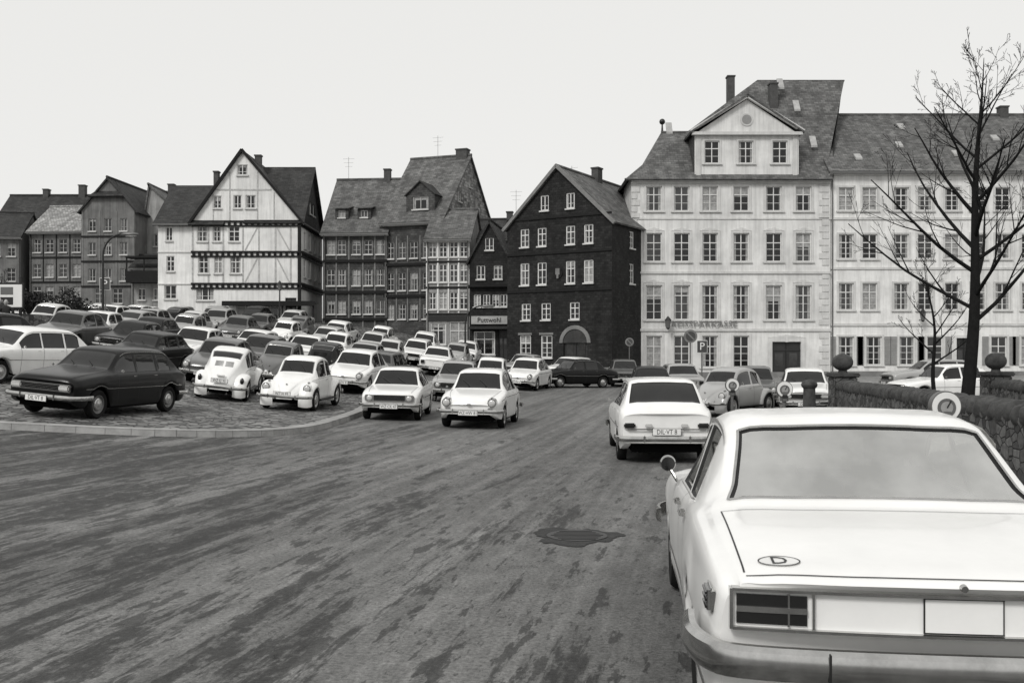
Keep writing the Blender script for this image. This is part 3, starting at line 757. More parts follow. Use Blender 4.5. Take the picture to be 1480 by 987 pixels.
def rr(x,z,y=0): return (x,yb+y+ .06*(x/.875)**2,z)
def barx(x0,x1,z0,z1,d0,d1,mat,n=12):
    for i in range(n):
        a=x0+(x1-x0)*i/n;c=x0+(x1-x0)*(i+1)/n
        rp.hexa([rr(a,z0,-d1),rr(c,z0,-d1),rr(c,z0,-d0),rr(a,z0,-d0)],[rr(a,z1,-d1),rr(c,z1,-d1),rr(c,z1,-d0),rr(a,z1,-d0)],mat)
barx(-.79,.79,.725,.735,-.02,.028,'chrome',24); barx(-.79,.79,.865,.875,-.02,.028,'chrome',24)
barx(-.80,-.788,.727,.873,-.02,.028,'chrome',1); barx(.788,.80,.727,.873,-.02,.028,'chrome',1)
barx(-.788,.788,.735,.865,-.03,.004,'PANEL',24)
for sd in (-1,1):
    a,c=(.775,.53); lo,hi=(min(sd*a,sd*c),max(sd*a,sd*c))
    barx(lo,hi,.747,.789,.004,.014,'tail',5); barx(lo,hi,.810,.853,.004,.014,'tail',5)
    barx(lo,hi,.789,.810,.004,.020,'chrome',5)
    x=sd*.505; barx(min(x,x+sd*.008),max(x,x+sd*.008),.735,.865,0,.022,'chrome',1)
    x=sd*.590; barx(min(x,x+sd*.007),max(x,x+sd*.007),.742,.858,0,.018,'chrome',1)
    for k in range(3):
        rp.rbox((sd*.865,-L/2+.17,.775+k*.026),(.014,.07,.010),'tail',.006)
    rp.rbox((sd*.856,-L/2+.17,.80),(.014,.085,.047),'chrome',.012)
barx(-.13,.13,.742,.858,.004,.010,'PANEL',6)
for x in (-.135,.130): barx(x,x+.004,.738,.862,0,.012,'ink',1)
barx(-.135,.135,.738,.742,0,.012,'ink',4); barx(-.135,.135,.858,.862,0,.012,'ink',4)
rp.cyl((0,yb-.0,.90),(0,yb-.02,.898),.014,.012,14,'chrome')
bmp=th['bumper']
bumper(bmp,L,Wd,.62,False,.062,.05,.45,-.00,False)
bumper(bmp,L,Wd,.47,True,.055,.04,.4,0,True)
for x in (-.47,): bmp.rbox((x,-L/2-.127,.62),(.003,.012,.06),'ink',.002)
plate(th['number_plate'],-L/2-.135,.50,'WZ·HK 62',False)
lp=th['lamps']
for sd in (-1,1):
    lp.rbox((sd*.66,L/2+.0,.66),(.13,.03,.08),'chrome',.03); lp.rbox((sd*.66,L/2+.02,.66),(.11,.025,.065),'lens',.02)
lp.box(-.5,.5,L/2-.02,L/2+.02,.6,.72,'black')
mr=th['mirror']; my=L/2-1.72
mr.cyl((-.84,my,.90),(-.89,my,.985),.011,.010,8,'chrome')
mr.ell((-.90,my+.02,1.015),(.052,.045,.052),'chrome',20,12)
mr.cyl((-.90,my-.024,1.015),(-.90,my-.028,1.015),.044,.044,24,'carglass')
dh=th['door_handles']
for q in (2.16,2.80):
    x,z=B.sect(q)[4*4+2]
    for sd in (-1,1): 
        dh.rbox((sd*(x+.028),L/2-q,z),(.008,.085,.012),'chrome',.008); 
        for dy in (-.07,.07): dh.rbox((sd*(x+.012),L/2-q+dy,z),(.016,.012,.010),'chrome',.006)
for b in th.parts.values(): b.m=['paint_white' if x in('PAINT','PANEL') else ('paint_lgrey' if x=='PAINTRIM' else x) for x in b.m]
e=th.build(uv=False,angle=32); e.matrix_world=pose(1.84,5.78,-6.5)

# ------------------------------------------------------------------ buildings
class Fac:
    def __init__(s,th,A,B):
        s.th=th; s.A=Vector(A); s.B=Vector(B); d=s.B-s.A; s.W=d.length; s.d=d.normalized(); s.n=Vector((s.d.y,-s.d.x))
    def P(s,q,z,o=0):
        p=s.A+s.d*q+s.n*o; return Vector((p.x,p.y,z))
    def box(s,part,q0,q1,z0,z1,o0,o1,mat):
        s.th[part].hexa([s.P(q0,z0,o1),s.P(q1,z0,o1),s.P(q1,z0,o0),s.P(q0,z0,o0)],[s.P(q0,z1,o1),s.P(q1,z1,o1),s.P(q1,z1,o0),s.P(q0,z1,o0)],mat)
    def beam(s,part,q0,z0,q1,z1,w,o0,o1,mat):
        v=Vector((q1-q0,z1-z0)).normalized(); nn=Vector((-v.y,v.x))*w/2
        c=[(q0-nn.x,z0-nn.y),(q1-nn.x,z1-nn.y),(q1+nn.x,z1+nn.y),(q0+nn.x,z0+nn.y)]
        s.th[part].hexa([s.P(a,b_,o1) for a,b_ in c],[s.P(a,b_,o0) for a,b_ in c],mat)
    def wall(s,z0,z1,wins,mat,q0=0,q1=None,clips=(),frame='wframe'):
        q1=s.W if q1 is None else q1
        ops=[(w[0]-w[2]/2,w[0]+w[2]/2,w[1],w[1]+w[3]) for w in wins]
        xs=sorted({q0,q1}|{round(v,3) for o in ops for v in o[:2]}); zs=sorted({z0,z1}|{round(v,3) for o in ops for v in o[2:]})
        b=s.th['walls']
        for i in range(len(xs)-1):
            for j in range(len(zs)-1):
                cx=(xs[i]+xs[i+1])/2;cz=(zs[j]+zs[j+1])/2
                if any(o[0]<cx<o[1] and o[2]<cz<o[3] for o in ops): continue
                poly=[(xs[i],zs[j]),(xs[i+1],zs[j]),(xs[i+1],zs[j+1]),(xs[i],zs[j+1])]
                for (a,bb,c) in clips:
                    out=[]
                    for k in range(len(poly)):
                        p,q=poly[k],poly[(k+1)%len(poly)]
                        fp_=a*p[0]+bb*p[1]-c; fq=a*q[0]+bb*q[1]-c
                        if fp_<=1e-6: out.append(p)
                        if (fp_<-1e-6 and fq>1e-6) or (fp_>1e-6 and fq<-1e-6):
                            t=fp_/(fp_-fq); out.append((p[0]+(q[0]-p[0])*t,p[1]+(q[1]-p[1])*t))
                    poly=out
                    if len(poly)<3: break
                if len(poly)>=3: b.poly([s.P(x,z) for x,z in poly],mat)
        for w in wins: s.window(*w,wallmat=mat,frame=frame)
    def window(s,cx,z,w,h,o=None,wallmat='plaster_white',frame='wframe'):
        o=o or {}; a,c=cx-w/2,cx+w/2; D=.15; t=z+h
        b=s.th['walls']
        for q in ([s.P(a,z),s.P(a,z,-D),s.P(a,t,-D),s.P(a,t)],[s.P(c,z,-D),s.P(c,z),s.P(c,t),s.P(c,t,-D)],
                  [s.P(a,t),s.P(a,t,-D),s.P(c,t,-D),s.P(c,t)],[s.P(a,z,-D),s.P(a,z),s.P(c,z),s.P(c,z,-D)]): b.poly(q,wallmat)
        if o.get('door'):
            s.th['door'].poly([s.P(a,z,-D),s.P(c,z,-D),s.P(c,t,-D),s.P(a,t,-D)],'doorwood')
            s.box('door',a,c,z+h*.76,z+h*.79,-D,-D+.05,'doorwood'); s.box('door',cx-.03,cx+.03,z,t,-D,-D+.04,'metal_dark')
            for sd in (-1,1):
                s.box('door',cx+sd*w*.25-w*.14,cx+sd*w*.25+w*.14,z+h*.35,z+h*.7,-D+.002,-D+.02,'glass_mid')
        else:
            gl=R.choices(['glass_dark','glass_mid','glass_curtain'],[6,3,1] if not o.get('cur') else [3,3,2])[0]
            wn=s.th['windows']
            wn.poly([s.P(a,z,-D+.03),s.P(c,z,-D+.03),s.P(c,t,-D+.03),s.P(a,t,-D+.03)],gl)
            if gl!='glass_curtain' and R.random()<.6:
                cw=w*R.uniform(.12,.26)
                for u0,u1 in ((a,a+cw),(c-cw,c)): wn.poly([s.P(u0,z,-D+.034),s.P(u1,z,-D+.034),s.P(u1,t,-D+.034),s.P(u0,t,-D+.034)],'glass_curtain')
            if gl!='glass_curtain' and R.random()<.25:
                hh=h*R.uniform(.2,.5); wn.poly([s.P(a,t-hh,-D+.037),s.P(c,t-hh,-D+.037),s.P(c,t,-D+.037),s.P(a,t,-D+.037)],'glass_curtain')
            fw=o.get('fw',.07)
            F=lambda q0,q1,zz0,zz1,o1=.09: s.box('windows',q0,q1,zz0,zz1,-D+.04,-D+o1,frame)
            F(a,a+fw,z,t);F(c-fw,c,z,t);F(a+fw,c-fw,z,z+fw);F(a+fw,c-fw,t-fw,t)
            nc=o.get('nc',2); tz=z+h*o.get('tr',.66)
            for k in range(1,nc):
                x=a+w*k/nc; F(x-.03,x+.03,z+fw,t-fw,.085)
            if h>1: F(a+fw,c-fw,tz-.03,tz+.03,.083)
            for k in range(1,o.get('nr',3)):
                zz=z+(tz-z)*k/o.get('nr',3)
                if o.get('bars',1): F(a+fw,c-fw,zz-.013,zz+.013,.06)
        sw=o.get('sur',0); sm=o.get('sm','plaster_trim')
        if sw:
            for q in ((a-sw,a,z,t),(c,c+sw,z,t),(a-sw,c+sw,t,t+sw)): s.box('trim',*q,-.01,.045,sm)
            if o.get('arch'):
                for k in range(8):
                    u0=a-sw+(w+2*sw)*k/8;u1=a-sw+(w+2*sw)*(k+1)/8; hh=.16*math.sin(math.pi*(k+.5)/8)
                    s.box('trim',u0,u1,t+sw,t+sw+hh,-.01,.06,sm)
                s.box('trim',cx-.1,cx+.1,t-.02,t+sw+.2,-.01,.085,sm)
        if not o.get('door'): s.box('trim',a-sw-.05,c+sw+.05,z-.09,z,-.05,.11,o.get('sillm','plaster_trim'))
        if o.get('shut'):
            for u0,u1 in ((a-sw-.05-.42,a-sw-.05),(c+sw+.05,c+sw+.05+.42)):
                s.box('shutters',u0,u1,z,t,.01,.05,'shutter')
                for k in range(12): s.box('shutters',u0+.05,u1-.05,z+.08+k*(h-.16)/12,z+.1+k*(h-.16)/12,.05,.062,'shutter')
def slab(mb,pts,t,mat):
    pts=[Vector(p) for p in pts]; n=(pts[1]-pts[0]).cross(pts[2]-pts[1]).normalized()
    if n.z<0: pts=pts[::-1]; n=-n
    lo=[p-n*t for p in pts]; k=len(pts)
    mb.add(pts+lo,[list(range(k)),list(range(2*k-1,k-1,-1))]+[(i,k+i,k+(i+1)%k,(i+1)%k) for i in range(k)],mat)
def line(q1,z1,q2,z2):
    m_=(z2-z1)/(q2-q1); return (-m_,1,z1-m_*q1)
def rwall(th,F,depth,z0,ze,zr,axis,side,mat,wins=()):
    if side=='R': A=F.P(F.W,0);Bq=F.P(F.W,0,-depth)
    else: A=F.P(0,0,-depth);Bq=F.P(0,0)
    G=Fac(th,A.xy,Bq.xy)
    if axis=='x': G.wall(z0,zr,wins,mat,clips=[line(0,ze,depth/2,zr),line(depth/2,zr,depth,ze)])
    else: G.wall(z0,ze,wins,mat)
    return G
def house(name,A,Bp,depth,z0,ze,zr,axis,wall,roof,wins,hip=(0,0),over=.35,frame='wframe',rwins=(),build=True,side=None,ridge_s=None):
    th=Thing(name); F=Fac(th,A,Bp); W=F.W; rf=th['roof']; side=side or wall
    if axis=='x':
        F.wall(z0,ze,wins,wall,frame=frame)
        Bk=Fac(th,F.P(W,0,-depth).xy,F.P(0,0,-depth).xy); Bk.wall(z0,ze,[],wall)
        for sd,h in (('L',hip[0]),('R',hip[1])):
            rwall(th,F,depth,z0,ze,zr if h==0 else ze,'x' if h==0 else 'y',sd,side,rwins if sd=='R' else ())
        m_=(zr-ze)/(depth/2); zo=ze-over*m_+.10; oL=over if hip[0] else .15; oR=over if hip[1] else .15
        r0=F.P(hip[0] if hip[0] else -.15,zr+.1,-depth/2); r1=F.P(W-hip[1] if hip[1] else W+.15,zr+.1,-depth/2)
        e0=F.P(-oL,zo,over);e1=F.P(W+oR,zo,over);b0=F.P(-oL,zo,-depth-over);b1=F.P(W+oR,zo,-depth-over)
        slab(rf,[e0,e1,r1,r0],.12,roof); slab(rf,[b1,b0,r0,r1],.12,roof)
        rf.cyl(r0+Vector((0,0,.02)),r1+Vector((0,0,.02)),.11,.11,8,roof)
        if hip[0]: slab(rf,[b0,e0,r0],.12,roof)
        if hip[1]: slab(rf,[e1,b1,r1],.12,roof)
        F.box('trim',-oL+.05,W+oR-.05,zo-.22,zo-.13,-.02,over-.05,'plaster_trim')
        F.box('gutter',-oL,W+oR,zo-.16,zo-.05,over,over+.10,'metal_grey')
        for q in (.12,W-.12): 
            a=F.P(q,zo-.1,over-.05); c=F.P(q,zo-.6,.08); d_=F.P(q,z0,.08)
            th['gutter'].cyl(a,c,.045,.045,8,'metal_grey'); th['gutter'].cyl(c,d_,.045,.045,8,'metal_grey')
    else:
        rs=ridge_s if ridge_s is not None else W/2
        F.wall(z0,zr,wins,wall,clips=[line(0,ze,rs,zr),line(rs,zr,W,ze)],frame=frame)
        Bk=Fac(th,F.P(W,0,-depth).xy,F.P(0,0,-depth).xy); Bk.wall(z0,zr,[],wall,clips=[line(0,ze,W-rs,zr),line(W-rs,zr,W,ze)])
        rwall(th,F,depth,z0,ze,ze,'y','L',side); rwall(th,F,depth,z0,ze,ze,'y','R',side,rwins)
        mL=(zr-ze)/rs; mR=(zr-ze)/(W-rs)
        r0=F.P(rs,zr+.1,.2); r1=F.P(rs,zr+.1,-depth-.2)
        slab(rf,[F.P(-.3,ze-.3*mL+.1,.2),r0,r1,F.P(-.3,ze-.3*mL+.1,-depth-.2)],.12,roof)
        slab(rf,[r0,F.P(W+.3,ze-.3*mR+.1,.2),F.P(W+.3,ze-.3*mR+.1,-depth-.2),r1],.12,roof)
        rf.cyl(r0+Vector((0,0,.02)),r1+Vector((0,0,.02)),.11,.11,8,roof)
    th.F=F; th.dim=(depth,z0,ze,zr)
    return th
def chimney(th,q,back,z0,z1,w=.6,d=.6):
    F=th.F; F.box('chimney',q-w/2,q+w/2,z0,z1,-back-d/2,-back+d/2,'chimney'); F.box('chimney',q-w/2-.05,q+w/2+.05,z1,z1+.1,-back-d/2-.05,-back+d/2+.05,'chimney')
def antenna(th,q,back,z0,h=2.2):
    F=th.F; m_=th['aerial']; m_.cyl(F.P(q,z0,-back),F.P(q,z0+h,-back),.014,.014,5,'metal_grey')
    for k in range(3):
        zz=z0+h-.15-k*.3; l=.45-.08*k; m_.cyl(F.P(q-l,zz,-back),F.P(q+l,zz,-back),.009,.009,4,'metal_grey')
def dormer(th,q,w,d0,h,wall='shingle_grey',roof='slate',gable=True,win=True):
    F=th.F; depth,z0,ze,zr=th.dim; m_=(zr-ze)/(depth/2); zb=ze+m_*d0; a,c=q-w/2,q+w/2
    G=Fac(th,F.P(a,0,-d0).xy,F.P(c,0,-d0).xy)
    G.wall(zb-.1,zb+h,[(w/2,zb+.25,w*.55,h-.4,{'bars':0})] if win else [],wall,frame='wframe_dim')
    back=d0+h/m_
    for x in (a,c): th['walls'].poly([F.P(x,zb,-d0),F.P(x,zb+h,-d0),F.P(x,zb+h,-back)],wall)
    if gable:
        hr=w*.42; rb=d0+(h+hr)/m_
        th['walls'].poly([F.P(a,zb+h,-d0),F.P(c,zb+h,-d0),F.P(q,zb+h+hr,-d0)],wall)
        slab(th['roof'],[F.P(a-.12,zb+h-.05,-d0+.15),F.P(q,zb+h+hr+.05,-d0+.15),F.P(q,zb+h+hr+.05,-rb),F.P(a-.12,zb+h-.05,-back)],.07,roof)
        slab(th['roof'],[F.P(q,zb+h+hr+.05,-d0+.15),F.P(c+.12,zb+h-.05,-d0+.15),F.P(c+.12,zb+h-.05,-back),F.P(q,zb+h+hr+.05,-rb)],.07,roof)
    else:
        slab(th['roof'],[F.P(a-.12,zb+h+.02,-d0+.2),F.P(c+.12,zb+h+.02,-d0+.2),F.P(c+.12,zb+h+.35,-back-.35),F.P(a-.12,zb+h+.35,-back-.35)],.07,roof)
def vent(th,q,d0,w=.5):
    F=th.F; depth,z0,ze,zr=th.dim; m_=(zr-ze)/(depth/2); z=ze+m_*d0+.12
    th['roof_lights'].hexa([F.P(q-w/2,z+.02,-d0),F.P(q+w/2,z+.02,-d0),F.P(q+w/2,z+.02+m_*.5,-d0-.5),F.P(q-w/2,z+.02+m_*.5,-d0-.5)],
      [F.P(q-w/2,z+.16,-d0),F.P(q+w/2,z+.16,-d0),F.P(q+w/2,z+.14+m_*.5,-d0-.5),F.P(q-w/2,z+.14+m_*.5,-d0-.5)],'wframe_dim')

# --- savings bank
xs6=[1.51,3.35,5.23,7.29,9.45,11.42]; o1={'sur':.15,'nr':2}; o2={'sur':.15,'nr':3,'arch':1}; o3={'sur':.15,'nr':3,'arch':1,'tr':.7}
wins=[(x,11.2,1.05,1.65,o1) for x in xs6]+[(x,7.85,1.05,1.9,o2) for x in xs6]+[(x,4.0,1.08,2.3,o3) for x in xs6]
wins+=[(x,.85,1.05,2.1,{'sur':.15,'nr':3,'cur':1}) for x in xs6[:4]]+[(10.3,.05,1.9,2.5,{'door':1,'sur':.28,'arch':1})]
bank=Thing('savings_bank_building'); F=Fac(bank,(7.9,66),(21.1,66)); bank.F=F
F.wall(-2,13.4,wins,'plaster_cream')
W=13.2; zr=21.6
Fac(bank,(21.1,66),(21.1,79)).wall(-2,13.4,[],'plaster_cream'); Fac(bank,(7.9,79),(7.9,66)).wall(-2,13.4,[],'plaster_cream'); Fac(bank,(21.1,79),(7.9,79)).wall(-2,13.4,[],'plaster_cream')
rf=bank['roof']; ev=.45
slab(rf,[F.P(-ev,13.25,ev),F.P(W+.05,13.25,ev),F.P(W+.05,14.35,-.8),F.P(.75,14.35,-.8)],.12,'slate')
slab(rf,[F.P(.75,14.35,-.8),F.P(W+.05,14.35,-.8),F.P(16.2,zr,-6.2),F.P(9.9,zr,-6.2)],.12,'slate')
slab(rf,[F.P(-ev,13.25,-13-ev),F.P(-ev,13.25,ev),F.P(.75,14.35,-.8),F.P(.75,14.35,-12.2)],.12,'slate')
slab(rf,[F.P(.75,14.35,-12.2),F.P(.75,14.35,-.8),F.P(9.9,zr,-6.2)],.12,'slate')
slab(rf,[F.P(16.2,zr,-6.2),F.P(W+.05,13.25,-13.4),F.P(-ev,13.25,-13.4),F.P(9.9,zr,-6.2)],.12,'slate')
bank['walls'].poly([F.P(W,13.3,0),F.P(W,13.3,-13),F.P(16.1,zr-.1,-6.2)],'shingle_grey')
for (z0_,z1_,o_) in ((13.0,13.12,.12),(13.12,13.3,.32),(7.05,7.2,.09),(3.25,3.42,.10),(10.65,10.75,.05)): F.box('cornices',-.02,W,z0_,z1_,.0,o_,'plaster_trim')
F.box('cornices',0,W,-1,.55,.0,.06,'plinth')
k=0; z=.56
while z<12.9:
    if not(3.1<z<3.5 or 6.8<z<7.25):
        for a,c in ((.0,.55 if k%2 else .38),(W-(.75 if k%2 else .55),W-.1)): F.box('quoins',a,c,z+.02,z+.40,.0,.05,'plaster_trim')
    z+=.44;k+=1
d0,d1=4.2,11.1
G=Fac(bank,F.P(d0,0,.02).xy,F.P(d1,0,.02).xy)
G.wall(13.3,16.3,[(x-d0,14.35,1.0,1.5,{'sur':.12,'nr':2}) for x in (5.35,7.6,9.85)],'plaster_cream')
G.wall(16.3,18.6,[],'plaster_cream',clips=[line(0,16.3,3.45,18.6),line(3.45,18.6,6.9,16.3)])
G.box('cornices',-.2,7.1,16.2,16.4,.0,.3,'plaster_trim')
for sgn in (0,1):
    a=(-.3,16.45) if not sgn else (7.2,16.45); G.beam('cornices',a[0],a[1],3.45,18.75,.2,.0,.3,'plaster_trim')
bank['windows'].cyl(G.P(3.45,17.25,.0),G.P(3.45,17.25,.05),.42,.42,28,'plaster_trim'); bank['windows'].cyl(G.P(3.45,17.25,.05),G.P(3.45,17.25,.06),.32,.32,28,'shutter')
for x in (.1,6.5): G.box('trim',x,x+.3,13.35,16.2,.0,.07,'plaster_trim')
for x in (0,6.9): bank['walls'].poly([G.P(x,13.3),G.P(x,16.35),G.P(x,16.35,-3),G.P(x,13.3,-1)],'shingle_grey')
slab(rf,[G.P(-.35,16.4,.38),G.P(3.45,18.9,.38),G.P(3.45,18.9,-4.6),G.P(-.35,16.4,-2.9)],.1,'slate')
slab(rf,[G.P(3.45,18.9,.38),G.P(7.25,16.4,.38),G.P(7.25,16.4,-2.9),G.P(3.45,18.9,-4.6)],.1,'slate')
bank.dim=(10.8,0,14.35-.8*1.34,zr)
for q,d in ((2.9,2.2),(12.0,3.4),(12.6,1.5),(11.2,4.6)): vent(bank,q,d,.42)
chimney(bank,7.9,6,19.2,21.7,.5,.6); chimney(bank,10.6,4.6,19.0,20.8,.55,.6)
add_text(bank['lettering'],'KREISSPARKASSE',.56,Matrix.Translation(F.P(4.6,3.72,.13))@Matrix.Rotation(math.pi/2,4,'X'),'letters',.025,1.16)
def wall_lantern(th,q,z):
    m_=th['wall_lantern']; F=th.F; m_.cyl(F.P(q,z,.0),F.P(q,z,.6),.025,.025,6,'metal_dark'); m_.cyl(F.P(q,z+.45,.6),F.P(q,z-.05,.6),.20,.12,6,'metal_grey')
    m_.cyl(F.P(q,z+.72,.6),F.P(q,z+.45,.6),.03,.24,6,'metal_dark'); m_.cyl(F.P(q,z-.15,.6),F.P(q,z-.05,.6),.05,.13,6,'metal_dark')
wall_lantern(bank,2.35,3.5)
bank.build()
# --- long house on the right
xr=[1.05,2.62,4.72,6.3,8.1,9.85,11.45,13.2,14.9,16.8,18.4]
wins=[(x,z,1.0,h,{'sur':.12,'nr':3,'cur':1}) for x in xr for z,h in ((11.25,1.55),(8.05,1.65),(4.65,1.8))]
wins+=[(x,1.0,1.05,1.9,{'sur':.12,'nr':3,'shut':1,'cur':1}) for x in (1.05,2.9,5.1,6.95,11.2,13.2,15.2,17.2)]+[(8.95,.1,1.15,2.7,{'door':1,'sur':.2})]
lh=house('long_town_house',(21.15,66.15),(41.1,66.15),12.5,-2,14.0,19.0,'x','plaster_white','slate',wins)
for z0_,z1_,o_ in ((13.75,13.95,.2),(10.65,10.8,.07),(7.35,7.5,.07),(3.6,3.78,.08)): lh.F.box('cornices',0,lh.F.W,z0_,z1_,.0,o_,'plaster_trim')
lh.F.box('cornices',0,lh.F.W,-1,.6,.0,.06,'plinth')
for q,d in ((2.2,.8),(5.5,2.2),(9,1.2),(12.5,3),(6.5,4.4),(15,1.4)): vent(lh,q,d,.45)
antenna(lh,.9,5.8,18.8,1.4); chimney(lh,14.5,6.2,18.5,19.6); wall_lantern(lh,5.9,4.0); lh.build()
th=house('slate_roofed_rear_house',(11.0,80),(16,80),7,5,17.2,20.2,'x','shingle_dark','slate',[],hip=(1.5,0)); th['spire'].cyl(th.F.P(1.6,20,-3.5),th.F.P(1.6,21.4,-3.5),.12,.03,8,'metal_dark'); th['spire'].ell(th.F.P(1.6,21.2,-3.5),(.25,.25,.25),'metal_dark'); th.build()
# --- dark gabled house
f={'bars':1,'nr':2,'fw':.07}
A=(-.32,66.2);Bq=(6.24,62.2); 
qs=[1.35,2.65,4.75,6.05]
wins=[(2.85,11.05,.62,1.0,f),(4.75,11.05,.62,1.0,f)]
wins+=[(q,8.75,.66,1.2,f) for q in qs]+[(q,6.25,.68,1.45,f) for q in qs]+[(q,3.95,.7,1.1,f) for q in (1.45,2.95,5.05)]
wins+=[(q,1.5,.85,1.45,{'nr':3}) for q in (1.4,3.0)]+[(5.1,.4,1.7,2.9,{'door':1})]
gh=house('dark_gabled_house',A,Bq,13,-1.5,10.15,13.75,'y','shingle_dark','slate',wins,ridge_s=3.8,frame='wframe',rwins=[(3,6.3,.7,1.3,f),(3,8.6,.7,1.1,f)],side='shingle_dark')
F=gh.F
for z in (10.5,8.2,5.75): F.box('trim',0,F.W,z,z+.14,.0,.08,'timber_dark')
for (a,b_,c,d_) in ((-.25,9.9,3.8,13.85),(F.W+.25,9.9,3.8,13.85)): F.beam('trim',a,b_,c,d_,.2,.05,.24,'plinth')
for k in range(14):
    a0=math.pi*k/14;a1=math.pi*(k+1)/14
    cx,cz=5.1,2.3+.15
    pts=[(cx+r*math.cos(t),cz+r*math.sin(t)) for r,t in ((.88,a0),(1.12,a0),(1.12,a1),(.88,a1))]
    gh['arch'].hexa([F.P(x,z,.002) for x,z in pts],[F.P(x,z,.08) for x,z in pts],'plinth')
    gh['arch'].poly([F.P(cx+.87*math.cos(a0),cz+.87*math.sin(a0),.012),F.P(cx+.87*math.cos(a1),cz+.87*math.sin(a1),.012),F.P(cx,cz,.012)],'glass_mid')
for q in (1.4,3.0): F.box('arch',q-.52,q+.52,2.98,3.12,.0,.06,'plinth')
gh['emblem'].cyl(F.P(3.85,6.95,.0),F.P(3.85,6.95,.06),.36,.36,8,'timber_dark')
F.box('emblem',3.70,4.0,6.85,7.25,.06,.09,'plinth'); F.box('emblem',3.78,3.92,6.6,6.85,.06,.09,'plinth')
F.box('stone_base',0,F.W,-1,.9,.0,.07,'plinth')
chimney(gh,3.9,5.5,13,14.5,.5,.7); chimney(gh,4.6,9.5,13,14.3,.5,.6); antenna(gh,3,3.5,13.2,1.3); gh.build()
# --- white shop house
f={'nr':2,'nc':2,'fw':.055}
wins=[(q,z,.58,h,f) for q in (.45,1.2,1.95,2.65) for z,h in ((8.5,1.05),(6.75,1.25),(4.85,1.2))]+[(.85,2.4,1.1,1.5,{'bars':0}),(2.3,2.1,1.3,1.9,{'bars':0})]
sh=house('white_shop_house',(-6.0,69.6),(-2.95,69.3),7,-1,9.85,12.2,'x','plaster_lgrey','slate',wins,over=.3)
for z in (8.1,6.3,4.45): sh.F.box('trim',0,sh.F.W,z,z+.14,.0,.07,'timber_dark')
for q in (.05,.83,1.58,2.3,3.0): sh.F.box('trim',q-.05,q+.05,4.6,9.8,.0,.05,'plaster_white')
sh.F.box('sign',.1,2.95,4.05,4.4,.02,.10,'metal_dark'); sh.build()
# --- narrow gabled house with shop
wins=[(.75,6.9,.6,.95,f),(1.95,6.9,.6,.95,f),(1.35,8.9,.6,.85,f)]+[(q,5.0,.5,.85,f) for q in (.5,1.15,1.8,2.35)]+[(1.0,1.7,1.5,1.6,{'bars':0}),(2.3,1.4,.6,2.0,{'door':1})]
nh=house('narrow_gabled_shop_house',(-2.9,68.9),(-.2,68.5),6.5,-1,8.4,10.9,'y','shingle_dark','slate_dark',wins)
F=nh.F; F.box('shop_sign',.1,F.W-.1,3.8,4.35,.05,.12,'wframe_dim')
add_text(nh['shop_sign'],'Puttwohl',.46,Matrix.Translation(F.P(F.W/2,4.07,.14))@Matrix.Rotation(math.atan2(F.d.y,F.d.x),4,'Z')@Matrix.Rotation(math.pi/2,4,'X'),'ink',.015)
F.box('canopy',-.05,F.W+.05,6.35,6.5,.0,.35,'timber_dark'); F.box('canopy',0,F.W,3.45,3.6,.0,.7,'metal_dark'); nh.build()
th=house('slate_house_in_gap',(-3.0,73),(1.5,72.5),8,-1,10.2,12.0,'x','shingle_grey','slate_dark',[(3.6,9.0,.6,.8,f)]); antenna(th,3,3,11.8,2.4); chimney(th,2.4,4,11.5,12.6,.45,.45); th.build()
# --- tall slate house with stepped gable
f2={'nr':2,'nc':2,'fw':.05}
wins=[(q,z,.62,h,f2) for q in (.7,1.65,2.6,3.6,4.4) for z,h in ((8.75,1.2),(6.4,1.3),(4.3,1.1))]
A=Vector((-5.0,72)); dirL=Vector((-10,3.5)).normalized(); A2=A+dirL*4.9
ts=house('tall_slate_house',(A2.x,A2.y),(A.x,A.y),10.6,0,11.6,17.0,'x','shingle_grey','slate',wins,rwins=[(3.2,13.2,.6,.8,f2),(5.3,14.6,.5,.7,f2),(6.8,13.2,.6,.8,f2),(5.3,11.3,.6,.8,f2)],side='shingle_pale',frame='wframe_dim')
F=ts.F; dormer(ts,2.9,2.3,.5,1.35,'shingle_grey','slate_dark')
for z in (11.2,8.2,5.9): F.box('trim',0,F.W,z,z+.18,.0,.14,'timber_dark')
for z in (8.5,6.1,4.1):
    for q in (.2,1.2,2.1,3.1,4.0,4.75): F.box('trim',q-.04,q+.04,z,z+1.9,.0,.03,'plinth')
chimney(ts,4.3,5.3,16.6,17.5,.9,.7); antenna(ts,2.2,5.3,17,1.8); ts.build()
# --- wide grey timber house
wins=[(q,z,.62,h,f2) for q in (.6,1.4,2.5,3.4,4.3) for z,h in ((9.1,1.05),(6.8,1.2),(4.7,1.0))]
wg=house('grey_timbered_house',(-14.0,73.8),(-9.2,73.4),9,0,10.9,15.3,'x','shingle_grey','slate',wins,frame='wframe_dim')
for z in (8.5,6.2,4.2): wg.F.box('trim',0,wg.F.W,z,z+.2,.0,.14,'timber_dark')
for q in (.03,1.0,1.95,3.0,3.9,4.75): wg.F.box('trim',q-.05,q+.05,0,10.9,.0,.05,'plinth')
dormer(wg,1.2,1.0,.8,.95,gable=False); dormer(wg,2.9,1.0,.8,.95,gable=False); antenna(wg,.8,4.5,15.2,2.0); chimney(wg,3.9,4.5,15,16.1,.5,.5); wg.build()
